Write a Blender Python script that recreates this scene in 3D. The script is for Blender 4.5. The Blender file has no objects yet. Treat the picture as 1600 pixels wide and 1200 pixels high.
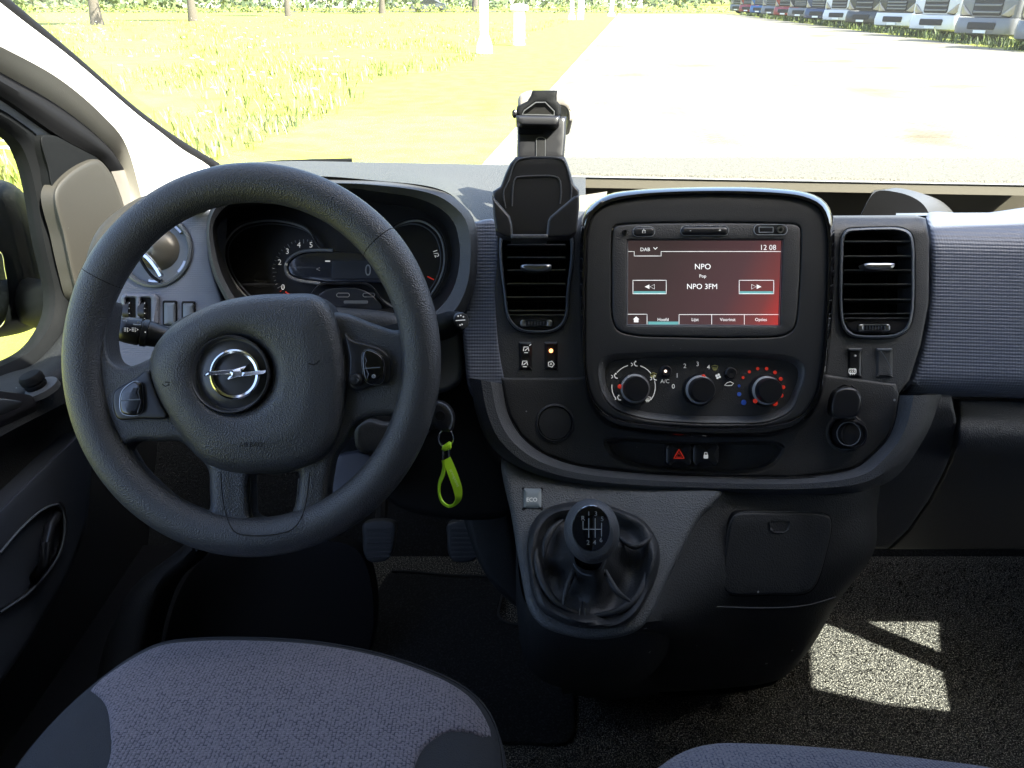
import bpy, math, random
import numpy as np
from mathutils import Vector, Matrix, Euler, geometry
S = bpy.context.scene
COL = S.collection
random.seed(7)
# ------------------------------------------------------------------ camera
FPX = 1156.0                       # focal length in pixels of the 1600 px wide photograph
PITCH = math.radians(27.6)
CAM = Vector((0, 0, 1.65))
camd = bpy.data.cameras.new('camera'); cam = bpy.data.objects.new('camera', camd); COL.objects.link(cam)
camd.sensor_width = 36; camd.lens = 36 * FPX / 1600; camd.clip_start = .02; camd.clip_end = 2000
cam.location = CAM; cam.rotation_euler = (math.radians(90) - PITCH, 0, 0)
S.camera = cam
# ------------------------------------------------------------------ light
SUN_AZ, SUN_EL = math.radians(118), math.radians(53)      # azimuth clockwise from +Y
SDIR = Vector((math.cos(SUN_EL) * math.sin(SUN_AZ), math.cos(SUN_EL) * math.cos(SUN_AZ), math.sin(SUN_EL)))
w = bpy.data.worlds.new('World'); S.world = w; w.use_nodes = True
nt = w.node_tree; bg = nt.nodes['Background']
sky = nt.nodes.new('ShaderNodeTexSky'); sky.sky_type = 'NISHITA'; sky.sun_disc = False
sky.sun_elevation = SUN_EL; sky.sun_rotation = SUN_AZ
sky.air_density = .75; sky.dust_density = 3.0
nt.links.new(sky.outputs[0], bg.inputs[0]); bg.inputs[1].default_value = 0.15
sl = bpy.data.lights.new('sun', 'SUN'); sl.energy = 4.6; sl.angle = math.radians(.5); sl.color = (1, .95, .86)
so = bpy.data.objects.new('sun', sl); COL.objects.link(so)
so.rotation_euler = SDIR.to_track_quat('Z', 'Y').to_euler()
S.view_settings.view_transform = 'Standard'; S.view_settings.look = 'None'
S.view_settings.gamma = 1; S.view_settings.exposure = 2.55
S.cycles.use_denoising = True
S.cycles.max_bounces = 10; S.cycles.diffuse_bounces = 6; S.cycles.transparent_max_bounces = 12
S.cycles.sample_clamp_indirect = 8

# ------------------------------------------------------------------ projection helpers
R_ = Vector((1, 0, 0)); U_ = Vector((0, math.sin(PITCH), math.cos(PITCH))); F_ = Vector((0, math.cos(PITCH), -math.sin(PITCH)))
def ray(px, py): return F_ + R_ * ((px - 800) / FPX) + U_ * ((600 - py) / FPX)
def P(px, py, d): return CAM + ray(px, py) * d
def PZ(px, py, z): r = ray(px, py); return CAM + r * ((z - CAM.z) / r.z)
def PX(px, py, x): r = ray(px, py); return CAM + r * ((x - CAM.x) / r.x)
def PY(px, py, y): r = ray(px, py); return CAM + r * ((y - CAM.y) / r.y)
WY, WZ, HY, HZ = 1.60, 1.37, .67, 2.08            # windscreen base and header (y, z)
def PW(px, py):                                    # point on the windscreen plane
    r = ray(px, py); n = Vector((0, HZ - WZ, WY - HY))
    return CAM + r * (n.dot(Vector((0, WY, WZ)) - CAM) / n.dot(r))

# ------------------------------------------------------------------ materials
MATS = {}
def mat(name, col, rough=.5, metal=0., bump=None, coat=0., spec=.5, dust=0., var=None, emit=None, sheen=0.):
    m = bpy.data.materials.new(name); m.use_nodes = True; MATS[name] = m
    t = m.node_tree; b = t.nodes['Principled BSDF']; L = t.links.new
    b.inputs['Base Color'].default_value = (*col, 1); b.inputs['Roughness'].default_value = rough
    b.inputs['Metallic'].default_value = metal; b.inputs['Coat Weight'].default_value = coat
    b.inputs['Specular IOR Level'].default_value = spec
    if sheen: b.inputs['Sheen Weight'].default_value = sheen
    if emit: b.inputs['Emission Color'].default_value = (*emit[0], 1); b.inputs['Emission Strength'].default_value = emit[1]
    tc = t.nodes.new('ShaderNodeTexCoord').outputs['Object']
    csock = None
    if var:                                       # var = (scale, second colour, lo, hi)
        n = t.nodes.new('ShaderNodeTexNoise'); n.inputs['Scale'].default_value = var[0]; n.inputs['Detail'].default_value = 3
        L(tc, n.inputs['Vector'])
        mr = t.nodes.new('ShaderNodeMapRange'); mr.inputs[1].default_value = var[2]; mr.inputs[2].default_value = var[3]
        L(n.outputs[0], mr.inputs[0])
        mx = t.nodes.new('ShaderNodeMix'); mx.data_type = 'RGBA'; mx.inputs[6].default_value = (*col, 1); mx.inputs[7].default_value = (*var[1], 1)
        L(mr.outputs[0], mx.inputs[0]); csock = mx.outputs[2]
    if dust:                                      # sparse pale specks of dust and lint
        v = t.nodes.new('ShaderNodeTexVoronoi'); v.inputs['Scale'].default_value = dust; L(tc, v.inputs['Vector'])
        n2 = t.nodes.new('ShaderNodeTexNoise'); n2.inputs['Scale'].default_value = dust * .23; L(tc, n2.inputs['Vector'])
        r2 = t.nodes.new('ShaderNodeMapRange'); r2.inputs[1].default_value = .5; r2.inputs[2].default_value = .75; r2.inputs[3].default_value = 0; r2.inputs[4].default_value = .10
        L(n2.outputs[0], r2.inputs[0])
        lt = t.nodes.new('ShaderNodeMath'); lt.operation = 'LESS_THAN'; L(v.outputs['Distance'], lt.inputs[0]); L(r2.outputs[0], lt.inputs[1])
        ml = t.nodes.new('ShaderNodeMath'); ml.operation = 'MULTIPLY'; ml.inputs[1].default_value = .9; L(lt.outputs[0], ml.inputs[0])
        mx = t.nodes.new('ShaderNodeMix'); mx.data_type = 'RGBA'; mx.inputs[7].default_value = (.35, .36, .36, 1)
        if csock: L(csock, mx.inputs[6])
        else: mx.inputs[6].default_value = (*col, 1)
        L(ml.outputs[0], mx.inputs[0]); csock = mx.outputs[2]
    if csock: L(csock, b.inputs['Base Color'])
    if bump:                                      # bump = (kind, scale, height in metres, strength)
        kind, sc, dist, st = bump
        if kind == 'grain':
            v = t.nodes.new('ShaderNodeTexVoronoi'); v.inputs['Scale'].default_value = sc; v.feature = 'SMOOTH_F1'; v.inputs['Smoothness'].default_value = .15
            dn = t.nodes.new('ShaderNodeTexNoise'); dn.inputs['Scale'].default_value = sc * .5
            L(tc, dn.inputs['Vector'])
            ad = t.nodes.new('ShaderNodeVectorMath'); ad.operation = 'MULTIPLY_ADD'; L(dn.outputs['Color'], ad.inputs[0]); ad.inputs[1].default_value = (.12 / sc,) * 3; L(tc, ad.inputs[2])
            L(ad.outputs[0], v.inputs['Vector']); hs = v.outputs['Distance']
        elif kind == 'noise':
            v = t.nodes.new('ShaderNodeTexNoise'); v.inputs['Scale'].default_value = sc; v.inputs['Detail'].default_value = 4; L(tc, v.inputs['Vector']); hs = v.outputs[0]
        elif kind == 'ribs':                      # fine horizontal ribs crossed by finer columns
            sx = t.nodes.new('ShaderNodeSeparateXYZ'); L(tc, sx.inputs[0])
            a = t.nodes.new('ShaderNodeMath'); a.operation = 'MULTIPLY'; a.inputs[1].default_value = sc; L(sx.outputs['Z'], a.inputs[0])
            s1 = t.nodes.new('ShaderNodeMath'); s1.operation = 'SINE'; L(a.outputs[0], s1.inputs[0])
            c = t.nodes.new('ShaderNodeMath'); c.operation = 'MULTIPLY'; c.inputs[1].default_value = sc * 1.1; L(sx.outputs['X'], c.inputs[0])
            s2 = t.nodes.new('ShaderNodeMath'); s2.operation = 'SINE'; L(c.outputs[0], s2.inputs[0])
            ad = t.nodes.new('ShaderNodeMath'); ad.operation = 'MULTIPLY_ADD'; ad.inputs[1].default_value = .3; L(s2.outputs[0], ad.inputs[0]); L(s1.outputs[0], ad.inputs[2]); hs = ad.outputs[0]
        bp = t.nodes.new('ShaderNodeBump'); bp.inputs['Distance'].default_value = dist; bp.inputs['Strength'].default_value = st
        L(hs, bp.inputs['Height']); L(bp.outputs[0], b.inputs['Normal'])
    return m

mat('wheel_grain', (.050, .052, .057), .36, bump=('grain', 720, .0006, .85))
mat('pad_grain', (.038, .040, .044), .44, bump=('grain', 640, .0006, .8), dust=45)
mat('strip_grain', (.064, .067, .073), .46, bump=('grain', 640, .0007, .8))
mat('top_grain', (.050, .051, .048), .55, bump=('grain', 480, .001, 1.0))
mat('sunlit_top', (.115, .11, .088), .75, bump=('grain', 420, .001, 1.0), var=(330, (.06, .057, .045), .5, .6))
mat('fascia_dark', (.033, .0335, .035), .5, bump=('grain', 700, .0004, .7), dust=55)
mat('fascia_mid', (.050, .052, .055), .5, bump=('grain', 700, .0004, .7), dust=70)
mat('console_grain', (.072, .076, .080), .5, bump=('grain', 560, .0008, 1.0))
mat('lower_black', (.013, .014, .015), .6, bump=('grain', 500, .0006, .7), dust=32)
mat('blue_rib', (.118, .134, .175), .45, bump=('ribs', 1700, .0003, .55))
mat('blue_plain', (.14, .15, .185), .45, bump=('ribs', 2600, .0002, .4))
mat('gloss_black', (.006, .006, .007), .09, coat=.6, dust=60)
mat('satin_black', (.012, .012, .014), .34)
mat('matte_black', (.006, .006, .007), .65, spec=.2)
mat('void_black', (.004, .004, .004), .9)
mat('bezel_black', (.025, .026, .028), .4, bump=('noise', 900, .0003, .8), dust=60)
mat('chrome', (.75, .76, .78), .12, metal=1)
mat('satin_chrome', (.42, .43, .45), .3, metal=1)
mat('grey_trim', (.12, .135, .155), .38)
mat('vent_dark', (.008, .009, .010), .4)
mat('slat', (.03, .032, .036), .28, coat=.4)
mat('dial_silver', (.30, .31, .32), .35)
mat('vent_shell', (.13, .118, .095), .3, metal=.3)
mat('sail_beige', (.031, .028, .022), .6, bump=('noise', 900, .0003, .6), dust=38)
mat('olive_lip', (.085, .075, .052), .7, bump=('noise', 900, .0003, .6), dust=60)
mat('emblem_grey', (.06, .06, .066), .33)
mat('beige_trim', (.21, .19, .165), .55, bump=('noise', 900, .0003, .6), dust=38)
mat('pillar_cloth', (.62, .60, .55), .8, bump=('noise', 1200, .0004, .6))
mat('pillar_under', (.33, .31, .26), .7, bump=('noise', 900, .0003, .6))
mat('rubber', (.007, .0075, .008), .6, spec=.08, bump=('noise', 500, .0004, .5))
mat('door_card', (.013, .0135, .014), .6, spec=.25, bump=('grain', 600, .0005, .7), dust=60)
mat('door_blue', (.045, .053, .072), .6, bump=('noise', 700, .0004, .7), dust=25)
mat('leather', (.022, .023, .025), .52, spec=.4, bump=('grain', 500, .0005, .6), dust=50)
mat('fabric_grey', (.165, .145, .165), .85, sheen=.2)
mat('fabric_blue', (.175, .17, .20), .85, sheen=.2)
mat('fabric_dark', (.022, .023, .026), .85, bump=('grain', 900, .0006, .9))
mat('carpet', (.018, .019, .018), .95, bump=('noise', 330, .004, 1.0), var=(420, (.43, .41, .35), .50, .70))
mat('mat_carpet', (.006, .007, .008), .95, bump=('noise', 400, .003, 1.0), var=(260, (.028, .032, .034), .5, .7))
mat('white_mark', (.85, .85, .83), .5, emit=((1, 1, .97), .05))  # faint emission added so the white symbols read brighter in the shade
mat('grey_mark', (.35, .36, .37), .5)
mat('red_mark', (.7, .05, .03), .45, emit=((1, .05, .02), .035))  # slight emission added to lift the dim red marks
mat('yellow_mark', (.6, .55, .18), .5)
mat('blue_mark', (.05, .14, .62), .45)
mat('orange_led', (.8, .3, .1), .4, emit=((1, .35, .12), .8))
mat('white_led', (.8, .6, .5), .4, emit=((1, .75, .6), .4))
mat('lime', (.46, .80, .02), .45)
mat('lime_text', (.75, .9, .45), .5)
mat('steel', (.5, .5, .5), .22, metal=1)
mat('lcd', (.025, .03, .045), .15, coat=.5)
mat('lcd_seg', (.16, .18, .21), .3)
mat('paper', (.16, .145, .115), .7, bump=('noise', 60, .002, .5))
mat('mirror_glass', (.85, .88, .9), .03, metal=1)
mat('lock_grey', (.14, .14, .17), .6)
mat('eco_grey', (.16, .19, .20), .4)
mat('screen_ui', (.7, .7, .7), .4, emit=((.85, .9, .9), .17))
mat('screen_teal', (.1, .3, .3), .4, emit=((.2, .55, .55), .1))
mat('headliner', (.35, .34, .32), .9)
mat('body_white', (.7, .7, .7), .3, coat=.5)
# knitted seat cloth with small dark stitches
for nm, dk in (('fabric_grey', (.035, .034, .05)), ('fabric_blue', (.035, .04, .08))):
    t = MATS[nm].node_tree; b = t.nodes['Principled BSDF']; L = t.links.new
    tc = t.nodes.new('ShaderNodeTexCoord').outputs['Object']
    br = t.nodes.new('ShaderNodeTexBrick'); br.inputs['Scale'].default_value = 1; br.inputs['Brick Width'].default_value = .0044; br.inputs['Row Height'].default_value = .0036
    br.inputs['Mortar Size'].default_value = .0010; br.inputs['Mortar Smooth'].default_value = .6
    sw_ = t.nodes.new('ShaderNodeMapping'); sw_.inputs['Rotation'].default_value = (0, 0, math.radians(90)); L(tc, sw_.inputs[0]); L(sw_.outputs[0], br.inputs['Vector'])
    c1 = b.inputs['Base Color'].default_value[:]
    n = t.nodes.new('ShaderNodeTexNoise'); n.inputs['Scale'].default_value = 420; L(tc, n.inputs['Vector'])
    mr = t.nodes.new('ShaderNodeMapRange'); mr.inputs[1].default_value = .42; mr.inputs[2].default_value = .62; L(n.outputs[0], mr.inputs[0])
    mu = t.nodes.new('ShaderNodeMath'); mu.operation = 'MULTIPLY'; L(br.outputs['Fac'], mu.inputs[0]); L(mr.outputs[0], mu.inputs[1])
    mx = t.nodes.new('ShaderNodeMix'); mx.data_type = 'RGBA'; mx.inputs[6].default_value = c1; mx.inputs[7].default_value = (*dk, 1)
    L(mu.outputs[0], mx.inputs[0]); L(mx.outputs[2], b.inputs['Base Color'])
    bp = t.nodes.new('ShaderNodeBump'); bp.inputs['Distance'].default_value = .001; bp.inputs['Strength'].default_value = .8
    ad = t.nodes.new('ShaderNodeMath'); ad.operation = 'SUBTRACT'; L(n.outputs[0], ad.inputs[0]); L(br.outputs['Fac'], ad.inputs[1])
    L(ad.outputs[0], bp.inputs['Height']); L(bp.outputs[0], b.inputs['Normal'])
# glazing: tinted transparency with a thin mirror reflection
def glass(name, tint, refl):
    m = bpy.data.materials.new(name); m.use_nodes = True; MATS[name] = m; t = m.node_tree; t.nodes.clear()
    o = t.nodes.new('ShaderNodeOutputMaterial'); a = t.nodes.new('ShaderNodeBsdfTransparent'); g = t.nodes.new('ShaderNodeBsdfGlossy'); x = t.nodes.new('ShaderNodeMixShader')
    a.inputs[0].default_value = (*tint, 1); g.inputs['Roughness'].default_value = .02; x.inputs[0].default_value = refl
    t.links.new(a.outputs[0], x.inputs[1]); t.links.new(g.outputs[0], x.inputs[2]); t.links.new(x.outputs[0], o.inputs[0])
glass('windscreen_glass', (.93, .97, .94), .03)
# a small translucent share added to the windscreen as a veil of glare
t = MATS['windscreen_glass'].node_tree; o = [n for n in t.nodes if n.type == 'OUTPUT_MATERIAL'][0]; x0 = o.inputs[0].links[0].from_node
tr = t.nodes.new('ShaderNodeBsdfTranslucent'); tr.inputs[0].default_value = (.9, .9, .86, 1); x2 = t.nodes.new('ShaderNodeMixShader'); x2.inputs[0].default_value = .009
t.links.new(x0.outputs[0], x2.inputs[1]); t.links.new(tr.outputs[0], x2.inputs[2]); t.links.new(x2.outputs[0], o.inputs[0])
glass('side_glass', (.90, .95, .92), .04)
glass('lens_glass', (.92, .93, .95), .035)

# ------------------------------------------------------------------ mesh helpers
class M:
    def __init__(s): s.v = []; s.f = []; s.m = []; s.mats = []; s.flat = []
    def mi(s, name):
        if name not in s.mats: s.mats.append(name)
        return s.mats.index(name)
    def add(s, vs, fs, mt):
        o = len(s.v); k = s.mi(mt); s.v += [Vector(v) for v in vs]
        for f in fs: s.f.append(tuple(i + o for i in f)); s.m.append(k)
        return s
    def build(s, name, parent=None, label=None, cat=None, group=None, kind=None, base=None, sharp=40):
        me = bpy.data.meshes.new(name)
        n = len(s.v); lo = Vector([min(v[i] for v in s.v) for i in range(3)]); hi = Vector([max(v[i] for v in s.v) for i in range(3)])
        c = Vector(base) if base is not None else (lo + hi) / 2
        me.from_pydata([v - c for v in s.v], [], s.f)
        for k in s.mats: me.materials.append(MATS[k])
        me.polygons.foreach_set('material_index', s.m); me.polygons.foreach_set('use_smooth', [True] * len(s.f))
        me.update(); me.set_sharp_from_angle(angle=math.radians(sharp))
        o = bpy.data.objects.new(name, me); COL.objects.link(o)
        if parent is not None:
            o.parent = parent; w_ = Vector((0, 0, 0)); q = parent
            while q is not None: w_ += q.location; q = q.parent
            o.location = c - w_
        else: o.location = c
        tag(o, label, cat, group, kind)
        return o
def tag(o, label=None, cat=None, group=None, kind=None):
    if label: o['label'] = label
    if cat: o['category'] = cat
    if group: o['group'] = group
    if kind: o['kind'] = kind
def thing(name, label, cat, base, group=None):
    o = bpy.data.objects.new(name, None); COL.objects.link(o); o.location = base; o.empty_display_size = .05
    tag(o, label, cat, group); return o
def structure(m, name, label=None, **k): return m.build(name, None, label, None, None, 'structure', **k)

def smooth(pts, closed=True, step=5.0):
    """Catmull-Rom through 2-D (or N-D) points, resampled at even steps."""
    p = np.array(pts, float); n = len(p)
    if closed: q = np.vstack([p[-1:], p, p[:2]]); segs = n
    else: q = np.vstack([2 * p[0] - p[1], p, 2 * p[-1] - p[-2]]); segs = n - 1
    out = []
    for i in range(segs):
        p0, p1, p2, p3 = q[i:i + 4]
        a = max(np.linalg.norm(p1 - p0), 1e-6) ** .5; b = max(np.linalg.norm(p2 - p1), 1e-6) ** .5; c = max(np.linalg.norm(p3 - p2), 1e-6) ** .5
        m1 = (p2 - p1) + b * ((p1 - p0) / a - (p2 - p0) / (a + b)); m2 = (p2 - p1) + b * ((p3 - p2) / c - (p3 - p1) / (b + c))
        for t in np.linspace(0, 1, 24, endpoint=False):
            t2, t3 = t * t, t * t * t
            out.append((2 * t3 - 3 * t2 + 1) * p1 + (t3 - 2 * t2 + t) * m1 + (-2 * t3 + 3 * t2) * p2 + (t3 - t2) * m2)
    if not closed: out.append(p[-1])
    return resample(out, closed, step)
def resample(pts, closed=True, step=5.0, n=None):
    p = np.array(pts, float)
    q = np.vstack([p, p[:1]]) if closed else p
    L = np.r_[0, np.cumsum(np.linalg.norm(np.diff(q, axis=0), axis=1))]
    n = n or max(3, int(round(L[-1] / step)))
    s = np.linspace(0, L[-1], n, endpoint=False) if closed else np.linspace(0, L[-1], n + 1)
    return np.stack([np.interp(s, L, q[:, k]) for k in range(q.shape[1])], 1)
def polyline(pts, closed=True, step=5.0):
    """keeps corners: straight segments subdivided"""
    p = [np.array(a, float) for a in pts]; out = []
    for i in range(len(p) if closed else len(p) - 1):
        a, b = p[i], p[(i + 1) % len(p)]; k = max(1, int(round(np.linalg.norm(b - a) / step)))
        for j in range(k): out.append(a + (b - a) * j / k)
    if not closed: out.append(p[-1])
    return np.array(out)
def rrect(cx, cy, w, h, r, rot=0, n=5):
    out = []
    for sx, sy, a0 in ((1, 1, 0), (-1, 1, 90), (-1, -1, 180), (1, -1, 270)):
        for k in range(n + 1):
            a = math.radians(a0 + 90 * k / n); out.append((sx * (w / 2 - r) + r * math.cos(a), sy * (h / 2 - r) + r * math.sin(a)))
    c, s = math.cos(math.radians(rot)), math.sin(math.radians(rot))
    return [(cx + x * c - y * s, cy + x * s + y * c) for x, y in out]
def circle(cx, cy, rx, ry=None, n=48):
    ry = ry or rx
    return [(cx + rx * math.cos(2 * math.pi * k / n), cy + ry * math.sin(2 * math.pi * k / n)) for k in range(n)]
def inside(pts, loop):
    x, y = pts[:, 0], pts[:, 1]; r = np.zeros(len(pts), bool); j = len(loop) - 1
    for i in range(len(loop)):
        xi, yi = loop[i]; xj, yj = loop[j]
        c = ((yi > y) != (yj > y)); r ^= c & (x < (xj - xi) * (y - yi) / ((yj - yi) or 1e-12) + xi); j = i
    return r
def bdist(pts, loops):
    best = np.full(len(pts), 1e9)
    for lp in loops:
        a = np.array(lp); b = np.roll(a, -1, 0); ab = b - a; l2 = np.maximum((ab ** 2).sum(1), 1e-12)
        for s in range(0, len(pts), 4000):
            q = pts[s:s + 4000, None, :] - a[None]; t = np.clip((q * ab[None]).sum(2) / l2, 0, 1)
            d = np.sqrt((((q - t[..., None] * ab[None])) ** 2).sum(2)).min(1)
            best[s:s + 4000] = np.minimum(best[s:s + 4000], d)
    return best
def facemap(d):
    """parallel to the leaned-back fascia: pixel outline at depth d, height h towards the driver, thickness away"""
    f = d if callable(d) else (lambda x, y: d)
    def mp(x, y, h):
        q = f(x, y)
        return P(x, y, q - h) if h >= 0 else P(x, y, q) - F_ * h
    return mp
def relief(m, outer, d=None, mt='satin_black', holes=(), bev=5., h=.004, dome=None, thick=.02, sp=10., mp=None, mode='s', hmode='s', back=False, bs=None, extra=None):
    """A solid plate: outline (+holes) triangulated, edge rounded over `bev`, raised h, optional dome(x, y, dist)."""
    mp = mp or facemap(d); bs = bs or min(sp, 6.) if mp and d is not None else (bs or sp)
    mk = {'s': lambda q: smooth(q, True, bs), 'p': lambda q: polyline(q, True, bs), 'r': lambda q: np.array(q, float)}
    loops = [mk[mode](outer)] + [mk[hmode](q) for q in holes]
    pts = []; edges = []; dist = []
    for lp in loops:
        o = len(pts); n = len(lp)
        pts += [tuple(q) for q in lp]; edges += [(o + i, o + (i + 1) % n) for i in range(n)]; dist += [0.] * n
    inner = []
    for lp in loops:
        a = np.roll(lp, 1, 0); b = np.roll(lp, -1, 0); tg = b - a; tg /= np.maximum(np.linalg.norm(tg, axis=1), 1e-9)[:, None]
        nr = np.stack([-tg[:, 1], tg[:, 0]], 1)
        for fr in (.12, .3, .6, 1.):
            for sg in (1, -1): inner.append((lp + nr * sg * bev * fr, bev * fr))
    lo = loops[0].min(0); hi = loops[0].max(0)
    gx, gy = np.meshgrid(np.arange(lo[0] + sp / 2, hi[0], sp), np.arange(lo[1] + sp / 2, hi[1], sp)); gx = gx + (np.arange(gx.shape[0]) % 2)[:, None] * sp / 2
    inner.append((np.stack([gx.ravel(), gy.ravel()], 1), bev + sp * .4))
    if extra is not None: inner.append((np.array(extra, float), 0.5))
    for q, mind in inner:
        ok = inside(q, loops[0])
        for hl in loops[1:]: ok &= ~inside(q, hl)
        q = q[ok]
        if not len(q): continue
        dd = bdist(q, loops); k = dd > mind * .93
        for a, b in zip(q[k], dd[k]): pts.append(tuple(a)); dist.append(float(b))
    co, _, tri, *_r = geometry.delaunay_2d_cdt([Vector(q) for q in pts], edges, [], 0, 1e-6)
    orig = _r[0]
    D = []
    for k, q in enumerate(co): D.append(dist[orig[k][0]] if orig[k] else 0.)
    tri = [t for t in tri]
    cen = np.array([[(co[a].x + co[b].x + co[c].x) / 3, (co[a].y + co[b].y + co[c].y) / 3] for a, b, c in tri])
    ok = inside(cen, loops[0])
    for hl in loops[1:]: ok &= ~inside(cen, hl)
    tri = [t for t, k in zip(tri, ok) if k]
    def hh(x, y, q):
        t = min(q / bev, 1) if bev > 0 else 1
        return h * math.sqrt(max(0, 1 - (1 - t) ** 2)) + (dome(x, y, q) if dome else 0)
    vs = [mp(q.x, q.y, hh(q.x, q.y, D[k])) for k, q in enumerate(co)]
    tri2 = []
    a, b, c = tri[len(tri) // 2]; nrm = (vs[b] - vs[a]).cross(vs[c] - vs[a]); out = vs[a] - mp(co[a].x, co[a].y, -.01)
    flip = nrm.dot(out) < 0
    for t in tri: tri2.append(t[::-1] if flip else t)
    m.add(vs, tri2, mt)
    if thick:
        for li, lp in enumerate(loops):
            n = len(lp); f0 = [mp(x, y, 0) for x, y in lp]; f1 = [mp(x, y, -thick) for x, y in lp]
            m.add(f0 + f1, [(i, (i + 1) % n, n + (i + 1) % n, n + i) for i in range(n)], mt)
            if back and li == 0 and not holes: m.add(f1, [tuple(range(n))], mt)
    return m
def loft(m, loops, mt, closed=True, cap0=False, cap1=False):
    n = len(loops[0]); vs = [Vector(q) for lp in loops for q in lp]; fs = []
    for k in range(len(loops) - 1):
        for i in range(n if closed else n - 1):
            j = (i + 1) % n; fs.append((k * n + i, k * n + j, (k + 1) * n + j, (k + 1) * n + i))
    if cap0: fs.append(tuple(range(n))[::-1])
    if cap1: fs.append(tuple((len(loops) - 1) * n + i for i in range(n)))
    return m.add(vs, fs, mt)
def angle_loop(pts, c, n=96, sm=True):
    """outline resampled at even angles about c, so that several loops can be lofted"""
    q = smooth(pts, True, 2.) if sm else polyline(pts, True, 2.)
    a = np.arctan2(q[:, 1] - c[1], q[:, 0] - c[0]); r = np.hypot(q[:, 0] - c[0], q[:, 1] - c[1]); o = np.argsort(a)
    A = np.r_[a[o][-1] - 2 * math.pi, a[o], a[o][0] + 2 * math.pi]; Rr = np.r_[r[o][-1], r[o], r[o][0]]
    th = np.linspace(-math.pi, math.pi, n, endpoint=False)
    rr = np.interp(th, A, Rr); return [(c[0] + rr[k] * math.cos(th[k]), c[1] + rr[k] * math.sin(th[k])) for k in range(n)]
def lathe(m, cx, cy, d, prof, mt, seg=40, axis=None, up=None, ell=1., C=None, sc=None, cap=True):
    """profile [(radius px, height m)] turned about the axis facing the driver"""
    C = C if C is not None else P(cx, cy, d); sc = sc or d / FPX
    ax = axis or -F_
    if axis is None: a, b = R_, U_
    else: a = ax.orthogonal().normalized(); b = ax.cross(a)
    loops = [[C + (a * math.cos(2 * math.pi * k / seg) + b * ell * math.sin(2 * math.pi * k / seg)) * (r * sc) + ax * h for k in range(seg)] for r, h in prof]
    return loft(m, loops, mt, cap0=cap and prof[0][0] > 0, cap1=cap and prof[-1][0] > 0)
def tube(m, pts, r, mt, seg=8, closed=False, flat=None):
    p = [Vector(q) for q in pts]; n = len(p); loops = []; prev = None
    for i in range(n):
        a = p[(i - 1) % n] if closed or i else p[0]; b = p[(i + 1) % n] if closed or i < n - 1 else p[-1]
        t = (b - a).normalized()
        if prev is None: u = t.orthogonal().normalized() if abs(t.dot(F_)) > .9 else t.cross(F_).normalized()
        else: u = (prev - t * prev.dot(t)).normalized()
        prev = u; v = t.cross(u); rr = r(i / max(1, n - 1)) if callable(r) else r; fl = flat or 1
        loops.append([p[i] + (u * math.cos(2 * math.pi * k / seg) + v * fl * math.sin(2 * math.pi * k / seg)) * rr for k in range(seg)])
    if closed: loops.append(loops[0])
    return loft(m, loops, mt, cap0=not closed, cap1=not closed)
def stroke(m, pts, d, wpx, mt, closed=False, sm=True, seg=6, step=6):
    """a line `wpx` pixels thick lying on the face at depth d"""
    q = smooth(pts, closed, step) if sm and len(pts) > 2 else polyline(pts, closed, step)
    f = d if callable(d) else (lambda x, y: d)
    return tube(m, [P(x, y, f(x, y)) for x, y in q], wpx / 2 * f(*q[0]) / FPX, mt, seg, closed)
def patch(m, rows, mt, nu=24, nv=24, thick=None):
    g = np.array([[tuple(q) for q in r] for r in rows], float)
    a = np.array([smooth_n(r, nu) for r in g]); b = np.array([smooth_n(a[:, k], nv) for k in range(nu)])      # b[u][v]
    vs = [Vector(b[i][j]) for j in range(nv) for i in range(nu)]
    fs = [(j * nu + i, j * nu + i + 1, (j + 1) * nu + i + 1, (j + 1) * nu + i) for j in range(nv - 1) for i in range(nu - 1)]
    m.add(vs, fs, mt)
    if thick is not None:
        t = Vector(thick); ring = [i for i in range(nu)] + [j * nu + nu - 1 for j in range(1, nv)] + [(nv - 1) * nu + i for i in range(nu - 2, -1, -1)] + [j * nu for j in range(nv - 2, 0, -1)]
        k = len(ring); m.add([vs[i] for i in ring] + [vs[i] + t for i in ring], [(i, (i + 1) % k, k + (i + 1) % k, k + i) for i in range(k)], mt)
    return m
def smooth_n(p, n):
    if len(p) == 2: return resample(p, False, n=n - 1)
    return resample(smooth(p, False, max(np.linalg.norm(np.diff(p, axis=0), axis=1).sum() / 200, 1e-5)), False, n=n - 1)
_dg = None
def text(m, s, px, py, hpx, d, mt, rot=0, wide=1., thick=.0002, align='CENTER', frame=None):
    cu = bpy.data.curves.new('t', 'FONT'); cu.body = s; cu.size = 1; cu.extrude = .0; cu.align_x = align; cu.align_y = 'CENTER'; cu.resolution_u = 3
    o = bpy.data.objects.new('t', cu); COL.objects.link(o)
    dg = bpy.context.evaluated_depsgraph_get(); dg.update(); me = bpy.data.meshes.new_from_object(o.evaluated_get(dg), depsgraph=dg)
    k = hpx / .70 * d / FPX; c, sn = math.cos(math.radians(rot)), math.sin(math.radians(rot))
    if frame is None: C = P(px, py, d); a, b = R_, U_
    else: C, a, b = frame
    if frame: k = hpx / .70
    m.add([C + a * ((v.co.x * wide * c - v.co.y * sn) * k) + b * ((v.co.x * wide * sn + v.co.y * c) * k) for v in me.vertices], [tuple(f.vertices) for f in me.polygons], mt)
    bpy.data.objects.remove(o); bpy.data.curves.remove(cu); bpy.data.meshes.remove(me)
    return m
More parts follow.
